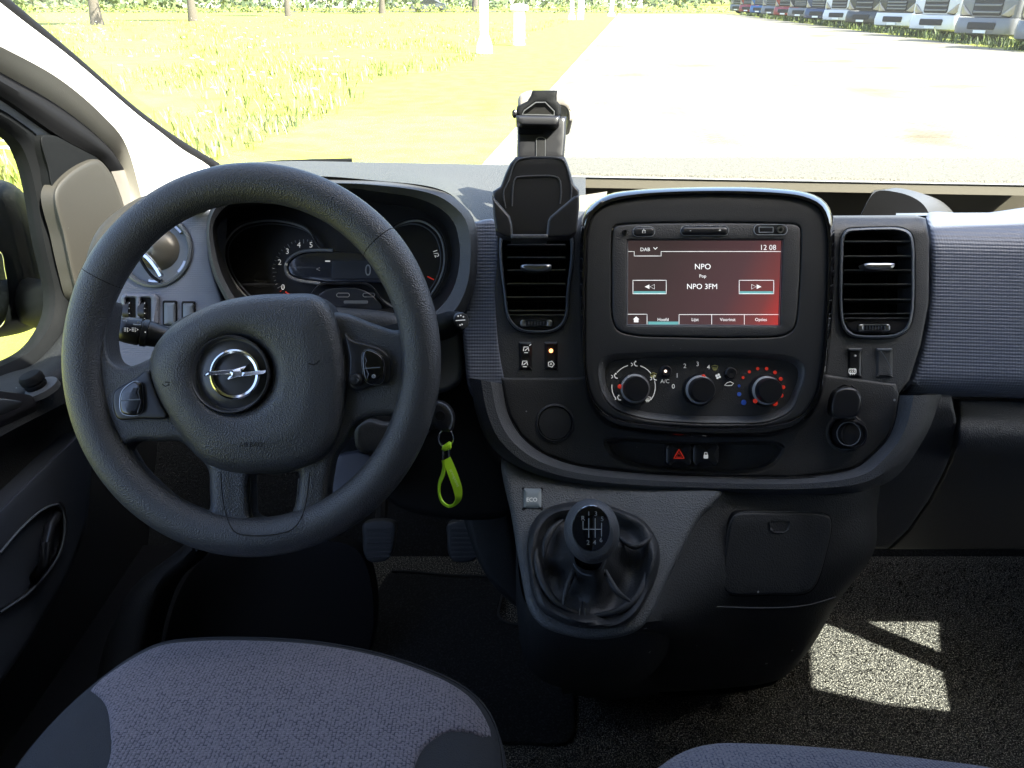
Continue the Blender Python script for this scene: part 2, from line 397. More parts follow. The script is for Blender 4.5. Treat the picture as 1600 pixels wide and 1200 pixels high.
def box(m, lo, hi, mt):
    (a, b, c), (x, y, z) = lo, hi
    v = [(a, b, c), (x, b, c), (x, y, c), (a, y, c), (a, b, z), (x, b, z), (x, y, z), (a, y, z)]
    return m.add(v, [(3, 2, 1, 0), (4, 5, 6, 7), (0, 1, 5, 4), (1, 2, 6, 5), (2, 3, 7, 6), (3, 0, 4, 7)], mt)
def mir(pts, cx): return [(2 * cx - x, y) for x, y in pts[::-1]]
# ================================================================== OUTSIDE
mat('grass_field', (.15, .175, .012), .9, var=(1.6, (.20, .215, .03), .35, .65))
mat('grass_mown', (.18, .19, .014), .9, var=(2.5, (.22, .22, .032), .35, .62), bump=('noise', 40, .03, .6))
mat('blade_green', (.07, .105, .012), .8)
mat('blade_light', (.19, .22, .04), .8)
mat('blade_pale', (.30, .30, .11), .8)
mat('bark', (.10, .085, .065), .9, bump=('noise', 14, .03, 1))
mat('leaf_dark', (.035, .06, .018), .7)
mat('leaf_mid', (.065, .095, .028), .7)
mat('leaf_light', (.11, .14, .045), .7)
mat('post_white', (.8, .8, .78), .5)
mat('asphalt', (.05, .05, .05), .9)
mat('kerb_stone', (.42, .41, .38), .85, bump=('noise', 30, .01, .5))
mat('tyre', (.012, .012, .012), .8)
mat('truck_white', (.60, .61, .62), .35, coat=.4)
mat('truck_silver', (.15, .155, .16), .35, coat=.4)
mat('truck_red', (.25, .012, .012), .35, coat=.4)
mat('truck_blue', (.015, .10, .28), .35, coat=.4)
mat('truck_navy', (.012, .03, .09), .35, coat=.4)
mat('truck_grey', (.022, .024, .026), .35, coat=.4)
mat('truck_dark', (.012, .013, .014), .5)
mat('truck_glass', (.02, .025, .03), .08, coat=.5)
mat('headlamp', (.30, .26, .20), .1, coat=1.)
mat('wall_pale', (.6, .58, .54), .8)
mat('roof_red', (.22, .10, .06), .8)
mat('roof_grey', (.16, .16, .17), .8)
mat('car_grey', (.10, .11, .13), .3, coat=.6)
# block paving in herringbone-like courses with a paler worn lane and rusty joints
pm = mat('paving', (.36, .34, .30), .85); t = pm.node_tree; b = t.nodes['Principled BSDF']; L = t.links.new
tc = t.nodes.new('ShaderNodeTexCoord').outputs['Object']
rm = t.nodes.new('ShaderNodeMapping'); rm.inputs['Rotation'].default_value = (0, 0, math.radians(52)); L(tc, rm.inputs[0])
br = t.nodes.new('ShaderNodeTexBrick'); br.inputs['Scale'].default_value = 1; br.inputs['Brick Width'].default_value = .22; br.inputs['Row Height'].default_value = .11; br.inputs['Mortar Size'].default_value = .006
br.inputs[1].default_value = (.150, .145, .110, 1); br.inputs[2].default_value = (.120, .115, .082, 1); br.inputs[3].default_value = (.035, .032, .022, 1); L(rm.outputs[0], br.inputs[0])
n = t.nodes.new('ShaderNodeTexNoise'); n.inputs['Scale'].default_value = .35; n.inputs['Detail'].default_value = 6; L(tc, n.inputs[0])
mr = t.nodes.new('ShaderNodeMapRange'); mr.inputs[1].default_value = .58; mr.inputs[2].default_value = .70; L(n.outputs[0], mr.inputs[0])
mx = t.nodes.new('ShaderNodeMix'); mx.data_type = 'RGBA'; mx.blend_type = 'MULTIPLY'; mx.inputs[7].default_value = (.6, .5, .33, 1)
L(mr.outputs[0], mx.inputs[0]); L(br.outputs[0], mx.inputs[6]); L(mx.outputs[2], b.inputs[0])

structure(M().add([(-900, -300, -.03), (900, -300, -.03), (900, 1200, -.03), (-900, 1200, -.03)], [(0, 1, 2, 3)], 'grass_field'), 'ground', 'sunlit grassland stretching to the horizon')
def verge_x(y): return -1.35 + .146 * y
pv = M(); pv.add([(verge_x(-12), -12, .004), (17.5, -12, .004), (17.5, 30, .004), (24.5, 92, .004), (verge_x(92), 92, .004)], [(0, 1, 2, 3, 4)], 'paving')
structure(pv, 'paved_yard', 'pale block paved yard in front of the parked trucks')
kb = M()
for k in range(-12, 92): 
    y0, y1 = k + .01, k + .99
    loft(kb, [[(verge_x(y) - .16, y, -.02), (verge_x(y) - .16, y, .055), (verge_x(y) - .14, y, .07), (verge_x(y) - .02, y, .07), (verge_x(y), y, .055), (verge_x(y), y, -.02)] for y in (y0, y1)], 'kerb_stone', cap0=True, cap1=True)
structure(kb, 'kerb', 'low pale kerb between verge and paving')
gv = M(); gv.add([(verge_x(-12) - 3.4, -12, .0), (verge_x(-12) - .16, -12, .0), (verge_x(90) - .16, 90, .0), (verge_x(90) - 3.0, 90, .0)], [(0, 1, 2, 3)], 'grass_mown')
structure(gv, 'grass_verge', 'mown bright verge beside the yard')
st = M(); st.add([(17.5, -12, .0), (60, -12, .0), (70, 100, .0), (24.5, 92, .0), (17.5, 30, .0)], [(0, 1, 2, 3, 4)], 'grass_field')
structure(st, 'grass_strip', 'rough grass under the row of trucks')
structure(M().add([(-300, 108, .0), (300, 102, .0), (300, 109, .0), (-300, 115, .0)], [(0, 1, 2, 3)], 'asphalt'), 'country_road', 'narrow road crossing behind the field')
# meadow plants
def blades(m, n, region, hlo, hhi, mats, wd=.02, seed=1, clump=6):
    rg = random.Random(seed); c = 0
    while c < n:
        x, y = region(rg); mt = rg.choice(mats); big = rg.uniform(.6, 1.2)
        for k in range(clump):
            a = rg.uniform(0, 6.28); hx = rg.uniform(hlo, hhi) * big; bx = x + rg.gauss(0, .09); by = y + rg.gauss(0, .09); l = hx * rg.uniform(.2, .7); w_ = wd * rg.uniform(.6, 1.6)
            dx, dy = math.cos(a), math.sin(a)
            m.add([(bx - dy * w_, by + dx * w_, 0), (bx + dy * w_, by - dx * w_, 0), (bx + dx * l * .5 + dy * w_, by + dy * l * .5 - dx * w_, hx * .65), (bx + dx * l, by + dy * l, hx), (bx + dx * l * .5 - dy * w_, by + dy * l * .5 + dx * w_, hx * .65)], [(0, 1, 2, 4), (4, 2, 3)], mt); c += 1
def meadow_region(rg):
    while True:
        y = 5 + 60 * rg.random() ** 1.7; x = rg.uniform(-.75 * y - 3, verge_x(y) - 3.3)
        if math.sin(x * .9 + y * .37) + math.sin(x * .31 - y * .53 + 1) + rg.uniform(-1.1, 1.1) > -.1: return x, y
mm = M(); blades(mm, 24000, meadow_region, .06, .22, ['blade_green', 'blade_light', 'blade_light', 'blade_pale', 'blade_pale', 'blade_pale'], .009, 3)
for k in range(420):
    x, y = meadow_region(random); z = random.uniform(.3, .5); r = random.uniform(.03, .07)
    mm.add([(x + r * math.cos(q), y + r * math.sin(q), z + (.02 if q % 2 else 0)) for q in (0, 1.25, 2.5, 3.8, 5)], [(0, 1, 2, 3, 4)], 'post_white')
mm.build('meadow_plants', None, 'tall sunlit meadow plants and white blossoms in the field left of the verge', 'meadow', None, 'stuff')
def strip_region(rg):
    y = 12 + 75 * rg.random() ** 1.3; return rg.uniform(17.4, 21) + max(0, y - 30) * .115, y
gm = M(); blades(gm, 12000, strip_region, .12, .42, ['blade_green', 'blade_green', 'leaf_mid', 'leaf_dark'], .016, 5)
gm.build('strip_grass', None, 'ragged green grass growing along the bumpers of the trucks', 'grass', None, 'stuff')

# trees along the far road
def crown(m, c, rx, rz, n, seed, lf=.22, mats=('leaf_dark', 'leaf_mid', 'leaf_light')):
    rg = random.Random(seed); lobes = [(c[0] + rg.gauss(0, rx * .5), c[1] + rg.gauss(0, rx * .5), c[2] + rg.gauss(0, rz * .5), rg.uniform(.35, .6)) for _ in range(14)]
    for k in range(n):
        lx, ly, lz, lr = rg.choice(lobes); v = Vector((rg.gauss(0, 1), rg.gauss(0, 1), rg.gauss(0, 1))).normalized() * (rg.random() ** .4)
        p = Vector((lx + v.x * rx * lr, ly + v.y * rx * lr, lz + v.z * rz * lr)); a = Vector((rg.gauss(0, 1), rg.gauss(0, 1), rg.gauss(0, 1))).normalized(); b_ = a.orthogonal().normalized(); s = lf * rg.uniform(.6, 1.5)
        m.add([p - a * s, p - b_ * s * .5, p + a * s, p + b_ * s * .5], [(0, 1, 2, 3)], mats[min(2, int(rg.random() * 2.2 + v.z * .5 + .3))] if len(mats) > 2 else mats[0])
def make_tree(label, base, h, r, seed, group):
    t_ = thing('roadside_tree', label, 'tree', base, group); tr = M(); x, y, z = base
    tube(tr, [(x, y, -.1), (x + .08, y, h * .15), (x - .05, y, h * .3), (x + .1, y + .1, h * .62)], lambda q: r * (1.35 - .9 * q) if q > .05 else r * 1.6, 'bark', 10)
    rg = random.Random(seed)
    for k in range(5):
        a = rg.uniform(0, 6.28); tube(tr, [(x, y, h * (.3 + .05 * k)), (x + math.cos(a) * h * .1, y + math.sin(a) * h * .1, h * (.42 + .05 * k)), (x + math.cos(a) * h * .2, y + math.sin(a) * h * .2, h * (.55 + .06 * k))], lambda q: r * (.5 - .4 * q), 'bark', 6)
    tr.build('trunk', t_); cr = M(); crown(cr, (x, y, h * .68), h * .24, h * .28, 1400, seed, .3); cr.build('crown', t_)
    return t_
TG = 'trees lining the far road'
lab = ['tree with a stout bare trunk behind the meadow, just right of the windscreen pillar', 'tree with a pale leaning trunk above the steering wheel, second from the windscreen pillar',
       'slim dark trunk above the right of the steering wheel, third from the windscreen pillar', 'tree with a pale trunk just left of the grey car on the far road', 'dark tree trunk touching the tall white post',
       'small dark tree trunk just left of the far pair of white posts', 'thin tree beside the far white post, nearest the yard corner']
for k, (px, py, rr) in enumerate([(152, 38, .24), (302, 33, .2), (450, 25, .17), (597, 21, .2), (742, 18, .24), (885, 12, .2), (957, 8, .2)]):
    g = PZ(px, py, 0); make_tree(lab[k], (g.x, g.y, 0), 9.5 + (k % 3), rr * (1 + .004 * g.y), 20 + k, TG)
# distant woodland and hedges
def far_band(name, label, n, x0, x1, y0, y1, z0, z1, lf, seed, mats=('leaf_dark', 'leaf_mid', 'leaf_light'), gaps=False):
    m = M(); rg = random.Random(seed)
    for k in range(n):
        x = rg.uniform(x0, x1); top = z1 * (.7 + .18 * math.sin(x * .11 + seed) + .12 * math.sin(x * .37)); z = rg.uniform(z0, max(z0 + .2, top)); y = rg.uniform(y0, y1)
        a = Vector((rg.gauss(0, 1), rg.gauss(0, 1), rg.gauss(0, 1))).normalized(); b_ = a.orthogonal().normalized(); s = lf * rg.uniform(.5, 1.5); p = Vector((x, y, z))
        m.add([p - a * s, p - b_ * s * .6, p + a * s, p + b_ * s * .6], [(0, 1, 2, 3)], rg.choice(mats))
    m.build(name, None, label, 'foliage', None, 'stuff')
far_band('woodland', 'grey green belt of woodland far beyond the road', 9000, -190, 120, 185, 225, .5, 22, 1.3, 5)
far_band('roadside_hedge', 'low bright hedge running along the far road', 5000, -110, 40, 99, 101, 0, 1.0, .16, 8, ('blade_light', 'leaf_light', 'blade_green'))
far_band('shrubbery', 'dark green bushes growing in front of the pale far buildings', 5200, -120, 30, 122, 134, .2, 3.6, .42, 11)
# pale farm buildings between the trees
def house(label, x, y, w_, d_, h, rf, ridge):
    t_ = thing('farmhouse', label, 'house', (x, y, 0), 'pale buildings beyond the far road')
    m = M(); box(m, (x - w_ / 2, y - d_ / 2, 0), (x + w_ / 2, y + d_ / 2, h), 'wall_pale'); m.build('wall', t_, sharp=20)
    m = M(); e = .3; m.add([(x - w_ / 2 - e, y - d_ / 2 - e, h), (x + w_ / 2 + e, y - d_ / 2 - e, h), (x + w_ / 2 + e, y + d_ / 2 + e, h), (x - w_ / 2 - e, y + d_ / 2 + e, h), (x - w_ / 2 - e, y, h + ridge), (x + w_ / 2 + e, y, h + ridge)], [(0, 1, 5, 4), (3, 4, 5, 2), (0, 4, 3), (1, 2, 5), (0, 3, 2, 1)], rf); m.build('roof', t_, sharp=20)
    for k in range(int(w_ // 4)):
        m = M(); wx = x - w_ / 2 + 2 + 4 * k; box(m, (wx, y - d_ / 2 - .04, 1), (wx + 1.2, y - d_ / 2 + .02, 2.2), 'truck_glass'); m.build('window', t_, sharp=20)
for a in [('long pale low building behind the leftmost tree trunks', -62, 150, 16, 8, 2.8, 'roof_grey', 2.2), ('pale house with a reddish roof behind the second tree trunk', -40, 152, 12, 8, 2.8, 'roof_red', 2.6),
          ('wide white shed above the steering wheel rim', -26, 150, 14, 9, 2.6, 'wall_pale', 1.2), ('white barn directly behind the grey car', -13, 146, 13, 9, 3., 'roof_grey', 1.6),
          ('white shed behind the tall white post', 2, 148, 12, 9, 2.8, 'wall_pale', 1.4), ('white shed at the far corner of the yard', 17, 150, 12, 8, 2.8, 'wall_pale', 1.3)]: house(*a)
# white posts on the verge
def post(label, px, py, h, w_, cap, name='marker_post'):
    g = PZ(px, py, 0); t_ = thing(name, label, 'post', (g.x, g.y, 0), 'white posts on the verge')
    m = M(); sec = lambda s, z: [(g.x + q[0] * s, g.y + q[1] * s, z) for q in rrect(0, 0, 1, 1, .25, n=3)]
    loft(m, [sec(w_ * 1.1, -.05), sec(w_, .1), sec(w_, h * .9), sec(w_ * .96, h)], 'post_white', cap1=True); m.build('shaft', t_)
    if cap: m = M(); loft(m, [sec(w_ * 1.5, h * .84), sec(w_ * 1.6, h * .86), sec(w_ * 1.6, h * .95), sec(w_ * 1.2, h * .99)], 'post_white', cap0=True, cap1=True); m.build('cap', t_)
    m = M(); 
    if not cap: loft(m, [sec(w_ * 1.9, -.02), sec(w_ * 1.7, h * .12), sec(w_ * 1.05, h * .24)], 'post_white'); m.build('collar', t_)
post('tall slim white post on the verge, nearest one left of the phone holder', 757, 82, 2.15, .29, False)
post('broad squat white post on the verge directly behind the phone holder', 811, 70, 1.42, .44, True)
post('slim white post far up the verge, left one of the far pair', 893, 30, 1.9, .33, False)
post('thicker white post far up the verge, right one of the far pair', 907, 30, 2.1, .5, True)
post('small lone white post farthest up the verge by the yard corner', 955, 25, 1.5, .4, False)
# car on the far road
def make_car(label, x, y, z=0.0):
    t_ = thing('passing_car', label, 'car', (x, y, z)); m = M()
    prof = [(-2.1, .35), (-2.15, .7), (-1.95, .88), (-1.1, .98), (-.5, 1.38), (.7, 1.42), (1.45, 1.05), (2.0, .95), (2.12, .6), (2.05, .35)]
    q = polyline(prof, True, .2); loft(m, [[(x + a, y - .85, z + b_) for a, b_ in q], [(x + a * .99, y - .9, z + b_) for a, b_ in q], [(x + a * .99, y + .9, z + b_) for a, b_ in q], [(x + a, y + .85, z + b_) for a, b_ in q]], 'car_grey', cap0=True, cap1=True); m.build('body', t_)
    m = M(); m.add([(x - 1.0, y - .915, z + 1.0), (x + 1.25, y - .915, z + 1.03), (x + .65, y - .915, z + 1.35), (x - .5, y - .915, z + 1.31)], [(0, 1, 2, 3)], 'truck_glass'); m.build('side_window', t_)
    for wx in (-1.35, 1.35):
        for s in (-1, 1):
            m = M(); C = Vector((x + wx, y + s * .8, z + .32)); lathe(m, 0, 0, 1, [(.32, -.1), (.32, .1), (.3, .13), (.18, .12), (0, .12)], 'tyre', 24, axis=Vector((0, s, 0)), C=C, sc=1); m.build('wheel', t_)
g = PZ(667, 20, 0); make_car('small dark grey car driving along the far road above the meadow', g.x, 101.9, .0)

# ---- parked truck tractors
def make_truck(paint, label, pos, rot, bpaint=None):
    t_ = thing('parked_truck', label, 'truck', pos, 'truck tractors parked in a row along the right of the yard')
    q = Matrix.Translation(pos) @ Matrix.Rotation(rot, 4, 'Z')
    def bld(m, name, par): 
        m.v = [q @ v for v in m.v]; return m.build(name, par, sharp=35)
    def plan(x0, x1, hw, r, z, n=5): return [(x, y, z) for x, y in rrect((x0 + x1) / 2, 0, x1 - x0, hw * 2, r, n=n)]
    m = M(); loft(m, [plan(.02, 2.25, 1.20, .18, .95), plan(.0, 2.25, 1.25, .25, 1.15), plan(.0, 2.25, 1.25, .28, 1.9), plan(.18, 2.25, 1.24, .3, 2.75), plan(.45, 2.25, 1.2, .32, 3.2), plan(1.0, 2.25, 1.1, .3, 3.75)], paint, cap0=True, cap1=True)
    body = bld(m, 'cab', t_)
    m = M(); loft(m, [plan(.1, 1.1, 1.16, .25, .28), plan(-.12, 1.15, 1.24, .32, .36), plan(-.16, 1.15, 1.26, .34, .60), plan(-.05, 1.15, 1.25, .3, .93)], bpaint or paint, cap0=True, cap1=True); bld(m, 'bumper', t_)
    m = M(); mpf = lambda y, z, h: Vector((-.008 - h - (-.03), y, z)); 
    relief(m, rrect(0, 1.42, 1.2, .82, .1), mt='truck_dark', mode='r', bev=.04, h=.02, thick=.02, sp=.3, mp=lambda y, z, h: Vector((-.012 - h, y, z)))
    NB = 3 + int(pos.y) % 4
    for k in range(NB): loft(m, [[(-.055, -.56 + .02, 1.1 + k * .75 / NB + a), (-.055, .56 - .02, 1.1 + k * .75 / NB + a), (-.02, .56, 1.1 + k * .75 / NB + a + .03), (-.02, -.56, 1.1 + k * .75 / NB + a + .03)] for a in (0, .05)], 'truck_silver', cap0=True, cap1=True)
    relief(m, rrect(0, .64, 1.15, .26, .06), mt='truck_dark', mode='r', bev=.03, h=.01, thick=.02, sp=.3, mp=lambda y, z, h: Vector((-.165 - h, y, z)))
    bld(m, 'grille', t_)
    m = M(); box(m, (-.185, -.26, .38), (-.165, .26, .49), 'post_white'); bld(m, 'number_plate', t_)
    m = M(); relief(m, rrect(0, 2.38, 2.05, .72, .12), mt='truck_glass', mode='r', bev=.03, h=.01, thick=.03, sp=.3, mp=lambda y, z, h: Vector((.07 + (z - 2.38) * .215 - h, y, z))); bld(m, 'windscreen', t_)
    for s in (-1, 1):
        m = M(); cv = lambda y: max(0, abs(y) - .92) ** 2 * 2.6
        ol = [(.62, 1.02), (.95, .98), (1.22, 1.12), (1.235, 1.52), (1.12, 1.46), (.84, 1.22)]
        relief(m, [(s * (.98 + (a - .98) * 1.05), 1.24 + (b_ - 1.24) * 1.14) for a, b_ in ol][::s], mt='truck_dark', mode='p', bev=.03, h=.01, thick=.02, sp=.1, bs=.08, mp=lambda y, z, h: Vector((-.010 - h + cv(y), y, z)))
        relief(m, [(s * a, b_) for a, b_ in ol][::s], mt='headlamp', mode='p', bev=.04, h=.03, thick=.02, sp=.1, bs=.08, mp=lambda y, z, h: Vector((-.024 - h + cv(y), y, z))); bld(m, 'headlight', t_)
        m = M(); relief(m, rrect(1.1, 2.35, .95, .75, .1), mt='truck_glass', mode='r', bev=.02, h=.005, thick=.02, sp=.3, mp=lambda x, z, h: Vector((x, s * (1.258 + h - max(0, z - 2.0) * .02), z))); bld(m, 'side_window', t_)
        m = M(); box(m, (-.12, s * 1.38 - .14, 1.95), (.02, s * 1.38 + .14, 2.75), 'truck_dark'); tube(m, [(-.05, s * 1.38, 2.7), (.3, s * 1.2, 2.8)], .03, 'truck_dark'); bld(m, 'mirror', t_)
        for wx in (1.35, 4.6):
            m = M(); lathe(m, 0, 0, 1, [(.5, -.16), (.52, .0), (.5, .14), (.42, .16), (.32, .1), (.16, .04), (.14, .14), (0, .14)], 'tyre', 28, axis=Vector((0, s, 0)), C=Vector((wx, s * 1.05, .52)), sc=1); bld(m, 'wheel', t_)
    m = M(); box(m, (.9, -.45, .6), (6., .45, .95), 'truck_dark'); box(m, (2.3, -1.2, .35), (3.6, -.6, .9), 'truck_dark'); box(m, (2.3, .6, .35), (3.6, 1.2, .9), 'truck_dark'); box(m, (3.9, -1.25, 1.1), (5.4, 1.25, 1.16), 'truck_dark'); bld(m, 'chassis', t_)
    return t_
TR = [('truck_grey', 'dark grey truck cut off by the right edge of the view, nearest in the row', 26.5), ('truck_silver', 'silver truck with dark lower grille, second from the right edge of the view', 31.2),
      ('truck_white', 'white truck with a big sloping headlight corner, standing between silver and grey trucks', 36.0), ('truck_grey', 'dark grey truck with a pale bumper, just left of the nearest white truck', 40.8),
      ('truck_grey', 'charcoal truck between the second white truck and the grey truck with pale bumper', 45.8), ('truck_white', 'second white truck along, standing right of the navy truck', 50.6),
      ('truck_navy', 'navy blue truck between the second white truck and a black one', 55.4), ('truck_dark', 'black truck between the red truck and the navy truck', 60.4), ('truck_red', 'bright red truck in the middle of the row, beside a black one', 65.4),
      ('truck_silver', 'silver truck between the bright red and the light blue trucks', 70.6), ('truck_blue', 'light blue truck near the far end of the row', 76), ('truck_red', 'small red truck left of the light blue truck', 82),
      ('truck_silver', 'pale silver truck standing last at the far end of the row', 88)]
for paint, lb, y in TR:
    y *= 1.05; x = 18.5 + (y - 30) * .105; make_truck(paint, lb, Vector((x, y, 0)), math.radians(27), {42: 'truck_white', 27: 'truck_silver', 63: 'truck_silver', 33: 'truck_white'}.get(int(y)))
# ================================================================== CAB SHELL
FZ = .60
XL, XR = -.72, 1.15
m = M(); m.add([(-.82, -.9, FZ), (XR, -.9, FZ), (XR, 1.5, FZ), (-.82, 1.5, FZ)], [(0, 1, 2, 3)], 'carpet')
m.add([(-.82, 1.22, FZ), (XR, 1.22, FZ), (XR, 1.5, .95), (XR, 1.5, 1.3), (-.82, 1.5, 1.3), (-.82, 1.5, .95)], [(0, 1, 2, 5), (5, 2, 3, 4)], 'mat_carpet')
structure(m, 'floor', 'dark flecked carpet of the cab floor')
# tufted pile standing on the part of the carpet in view
pile = M(); rg = random.Random(2)
vs = []; fs = []
for k in range(26000):
    x = rg.uniform(.02, 1.14); y = rg.uniform(.40, 1.2); a = rg.uniform(0, 6.28); h = rg.uniform(.003, .008); w_ = .0013; dx, dy = math.cos(a), math.sin(a); l = rg.uniform(0, .005); o = len(vs)
    vs += [Vector((x - dy * w_, y + dx * w_, FZ)), Vector((x + dy * w_, y - dx * w_, FZ)), Vector((x + dx * l, y + dy * l, FZ + h))]; fs.append((o, o + 1, o + 2))
pile.v = vs; pile.f = fs; pile.m = [0] * len(fs); pile.mats = ['carpet']
pile.build('carpet_pile', None, 'short flecked tufts of the cab carpet', 'carpet', None, 'stuff')

m = M(); 
m.add([(XL, HY, HZ), (XR, HY, HZ), (XR, -.9, HZ + .05), (XL, -.9, HZ + .05)], [(0, 1, 2, 3)], 'headliner')
m.add([(XL, HY + .02, HZ + .03), (XR, HY + .02, HZ + .03), (XR, -.9, HZ + .09), (XL, -.9, HZ + .09)], [(3, 2, 1, 0)], 'body_white')
m.add([(XL, HY, HZ), (XR, HY, HZ), (XR, HY + .02, HZ + .03), (XL, HY + .02, HZ + .03)], [(3, 2, 1, 0)], 'body_white')
rf = m.build('cab_roof', None, 'pale headliner roof over the seats', 'roof')
m = M(); box(m, (XL, -.95, FZ), (XR, -.9, HZ + .05), 'lower_black'); m.build('cab_partition', None, 'dark partition wall behind the seats', 'wall')
# windscreen
wl, wr = -.80, 1.12
def wsp(x, k, o=0): return Vector((x, WY + .02 + (HY - WY - .02) * k, WZ + (HZ - WZ) * k)) + Vector((0, .71, .70)) * o
m = M(); rows = [[wsp(x, k, .0) for x in (wl, wl * .3 + wr * .0, wr * .4, wr)] for k in (-.25, .3, .7, 1)]
patch(m, rows, 'windscreen_glass', 10, 10); m.build('windscreen', None, 'wide clear windscreen above the dashboard', 'windscreen')
m = M(); m.add([(-1.05, 1.63, 1.2), (1.5, 1.63, 1.2), (1.45, 1.80, 1.12), (1.3, 2.05, .95), (1.3, 2.2, .3), (-.9, 2.2, .3), (-.9, 2.05, .95), (-1.0, 1.80, 1.12)], [(0, 1, 2, 7), (7, 2, 3, 6), (6, 3, 4, 5)], 'body_white')
m.build('bonnet', None, 'short sloping van bonnet in front of the windscreen', 'bonnet')
# unseen passenger door: openings shaped to throw the sun patch on the carpet
def sunproj(px, py):
    q = PZ(px, py, FZ); t_ = (XR - q.x) / SDIR.x; q = q + SDIR * t_; return (q.y, q.z)
h1 = [sunproj(*q) for q in [(1225, 948), (1337, 994), (1472, 1050), (1484, 1114), (1352, 1099), (1243, 1074), (1243, 1010)]]
h2 = [sunproj(*q) for q in [(1332, 972), (1465, 972), (1469, 1029), (1400, 1001)]]
pd = thing('passenger_door_sun_mask', 'unseen right hand door with openings shaped to throw the sun patch on the carpet', 'door', (XR, .3, FZ))
wz = lambda y: WZ + (HZ - WZ) * (WY + .02 - y) / (WY + .02 - HY)
m = M(); relief(m, [(-.9, FZ), (1.5, FZ), (1.5, 1.27), (HY, HZ), (-.9, HZ + .05)], mt='door_card', holes=[h1, h2], mode='p', hmode='p', bev=.005, h=.001, thick=.03, sp=.3, bs=.15, mp=lambda y, z, h: Vector((XR - h, y, z)))
m.build('door_panel', pd)
m = M(); hy = [q[0] for q in h1 + h2]; hz = [q[1] for q in h1 + h2]
m.add([(XR + .02, min(hy) - .02, min(hz) - .02), (XR + .02, max(hy) + .02, min(hz) - .02), (XR + .02, max(hy) + .02, max(hz) + .02), (XR + .02, min(hy) - .02, max(hz) + .02)], [(0, 1, 2, 3)], 'side_glass'); m.build('window', pd)  # pane over the openings shaped for the sun patch

# ================================================================== WINDSCREEN PILLAR (left)
A = [PW(-70, -60), PW(0, 7), PW(103, 93), PW(219, 190), PW(281, 232), PW(336, 262), PW(352, 300)]
B2 = [PX(-90, 30, -.70), PX(0, 72, -.70), PX(94, 124, -.70), PX(160, 180, -.70), PX(196, 224, -.70), PX(224, 318, -.70), PX(240, 372, -.70)]
Bm = [(a + b) / 2 + Vector((.02, -.008, .016)) for a, b in zip(A, B2)]
pl = thing('windscreen_pillar', 'pale sunlit pillar trim between the windscreen and the left door window', 'pillar', (-.7, 1.3, 1.3))
m = M(); patch(m, [A, Bm, B2], 'pillar_cloth', 40, 14); m.build('pillar_trim', pl)
C2 = [PX(-90, 86, -.745), PX(0, 128, -.745), PX(90, 182, -.745), PX(143, 224, -.745), PX(168, 250, -.745), PX(183, 282, -.74), PX(198, 372, -.73)]
m = M(); patch(m, [B2, [(a + b) / 2 + Vector((.004, -.002, 0)) for a, b in zip(B2, C2)], C2], 'pillar_under', 40, 10); m.build('pillar_lower_trim', pl)
m = M()
tube(m, [Vector(q) for q in smooth([PW(-40, -31), PW(0, 1), PW(103, 86), PW(219, 184), PW(281, 227), PW(338, 261)], False, .02)], .011, 'matte_black', 10)
m.build('windscreen_seal', pl)
# blank body behind the pillar

# ================================================================== DRIVER DOOR (left)
dd = thing('driver_door', 'left hand door with dark card, pull handle and side window', 'door', (XL, .3, FZ))
def xm(x0): return lambda px, py, h: (PX(px, py, x0 + h) if h >= 0 else PX(px, py, x0) + Vector((h, 0, 0)))
# rubber seals and frame bands round the window
def band(name, up, lo, mt, x0, bul, par=dd, n=50):
    a = [PX(x, y, x0) for x, y in up]; b = [PX(x, y, x0) for x, y in lo]; c = [(p + q) / 2 + Vector((bul, -bul * .4, 0)) for p, q in zip(a, b)]
    mm_ = M(); patch(mm_, [a, c, b], mt, n, 8, thick=(-.02, 0, 0)); return mm_.build(name, par)
band('door_seal', [(-80, 60), (0, 112), (94, 166), (150, 209), (178, 238), (193, 262)], [(-80, 112), (0, 150), (94, 214), (134, 236), (158, 249), (174, 268)], 'matte_black', -.73, .012)
band('door_seal', [(193, 262), (202, 285), (210, 310), (218, 338)], [(174, 268), (185, 295), (193, 318), (200, 345)], 'beige_trim', -.73, .012)  # lower run of the black seal, coloured beige for the sun on it
band('window_frame', [(-80, 110), (0, 148), (50, 180), (94, 213), (104, 222)], [(-80, 135), (0, 170), (31, 190), (55, 208), (66, 219)], 'grey_trim', -.745, .006)
band('window_frame', [(-80, 130), (0, 168), (31, 189), (64, 216), (76, 250), (86, 300), (96, 360), (105, 420), (112, 470), (110, 500), (98, 540), (70, 572), (0, 606), (-80, 640)],
     [(-80, 165), (0, 199), (18, 212), (32, 226), (46, 258), (57, 305), (68, 372), (80, 425), (86, 457), (85, 487), (76, 512), (52, 545), (0, 573), (-80, 602)], 'rubber', -.755, .012, n=90)
m = M(); relief(m, [(64, 213), (80, 211), (104, 216), (138, 234), (156, 250), (130, 262), (100, 278), (84, 300), (74, 262)], mt='rubber', bev=4, h=.004, thick=.02, sp=10, bs=4, mp=xm(-.735)); m.build('sail_trim', dd)
m = M(); relief(m, [(84, 300), (100, 276), (130, 255), (152, 249), (170, 266), (185, 298), (196, 330), (205, 400), (190, 470), (150, 490), (124, 470), (110, 425), (98, 370)], mt='sail_beige', bev=9, h=.008, thick=.02, sp=12, bs=5, mp=xm(-.725)); m.build('mirror_sail_panel', dd)
m = M(); zt = PX(0, 168, -.76)
m.add([PX(-300, 60, -.765), PX(40, 190, -.765), PX(100, 300, -.765), PX(118, 470, -.765), PX(100, 560, -.765), PX(40, 600, -.765), PX(-300, 700, -.765)], [(0, 1, 2, 3, 4, 5, 6)], 'side_glass'); m.build('window_glass', dd)
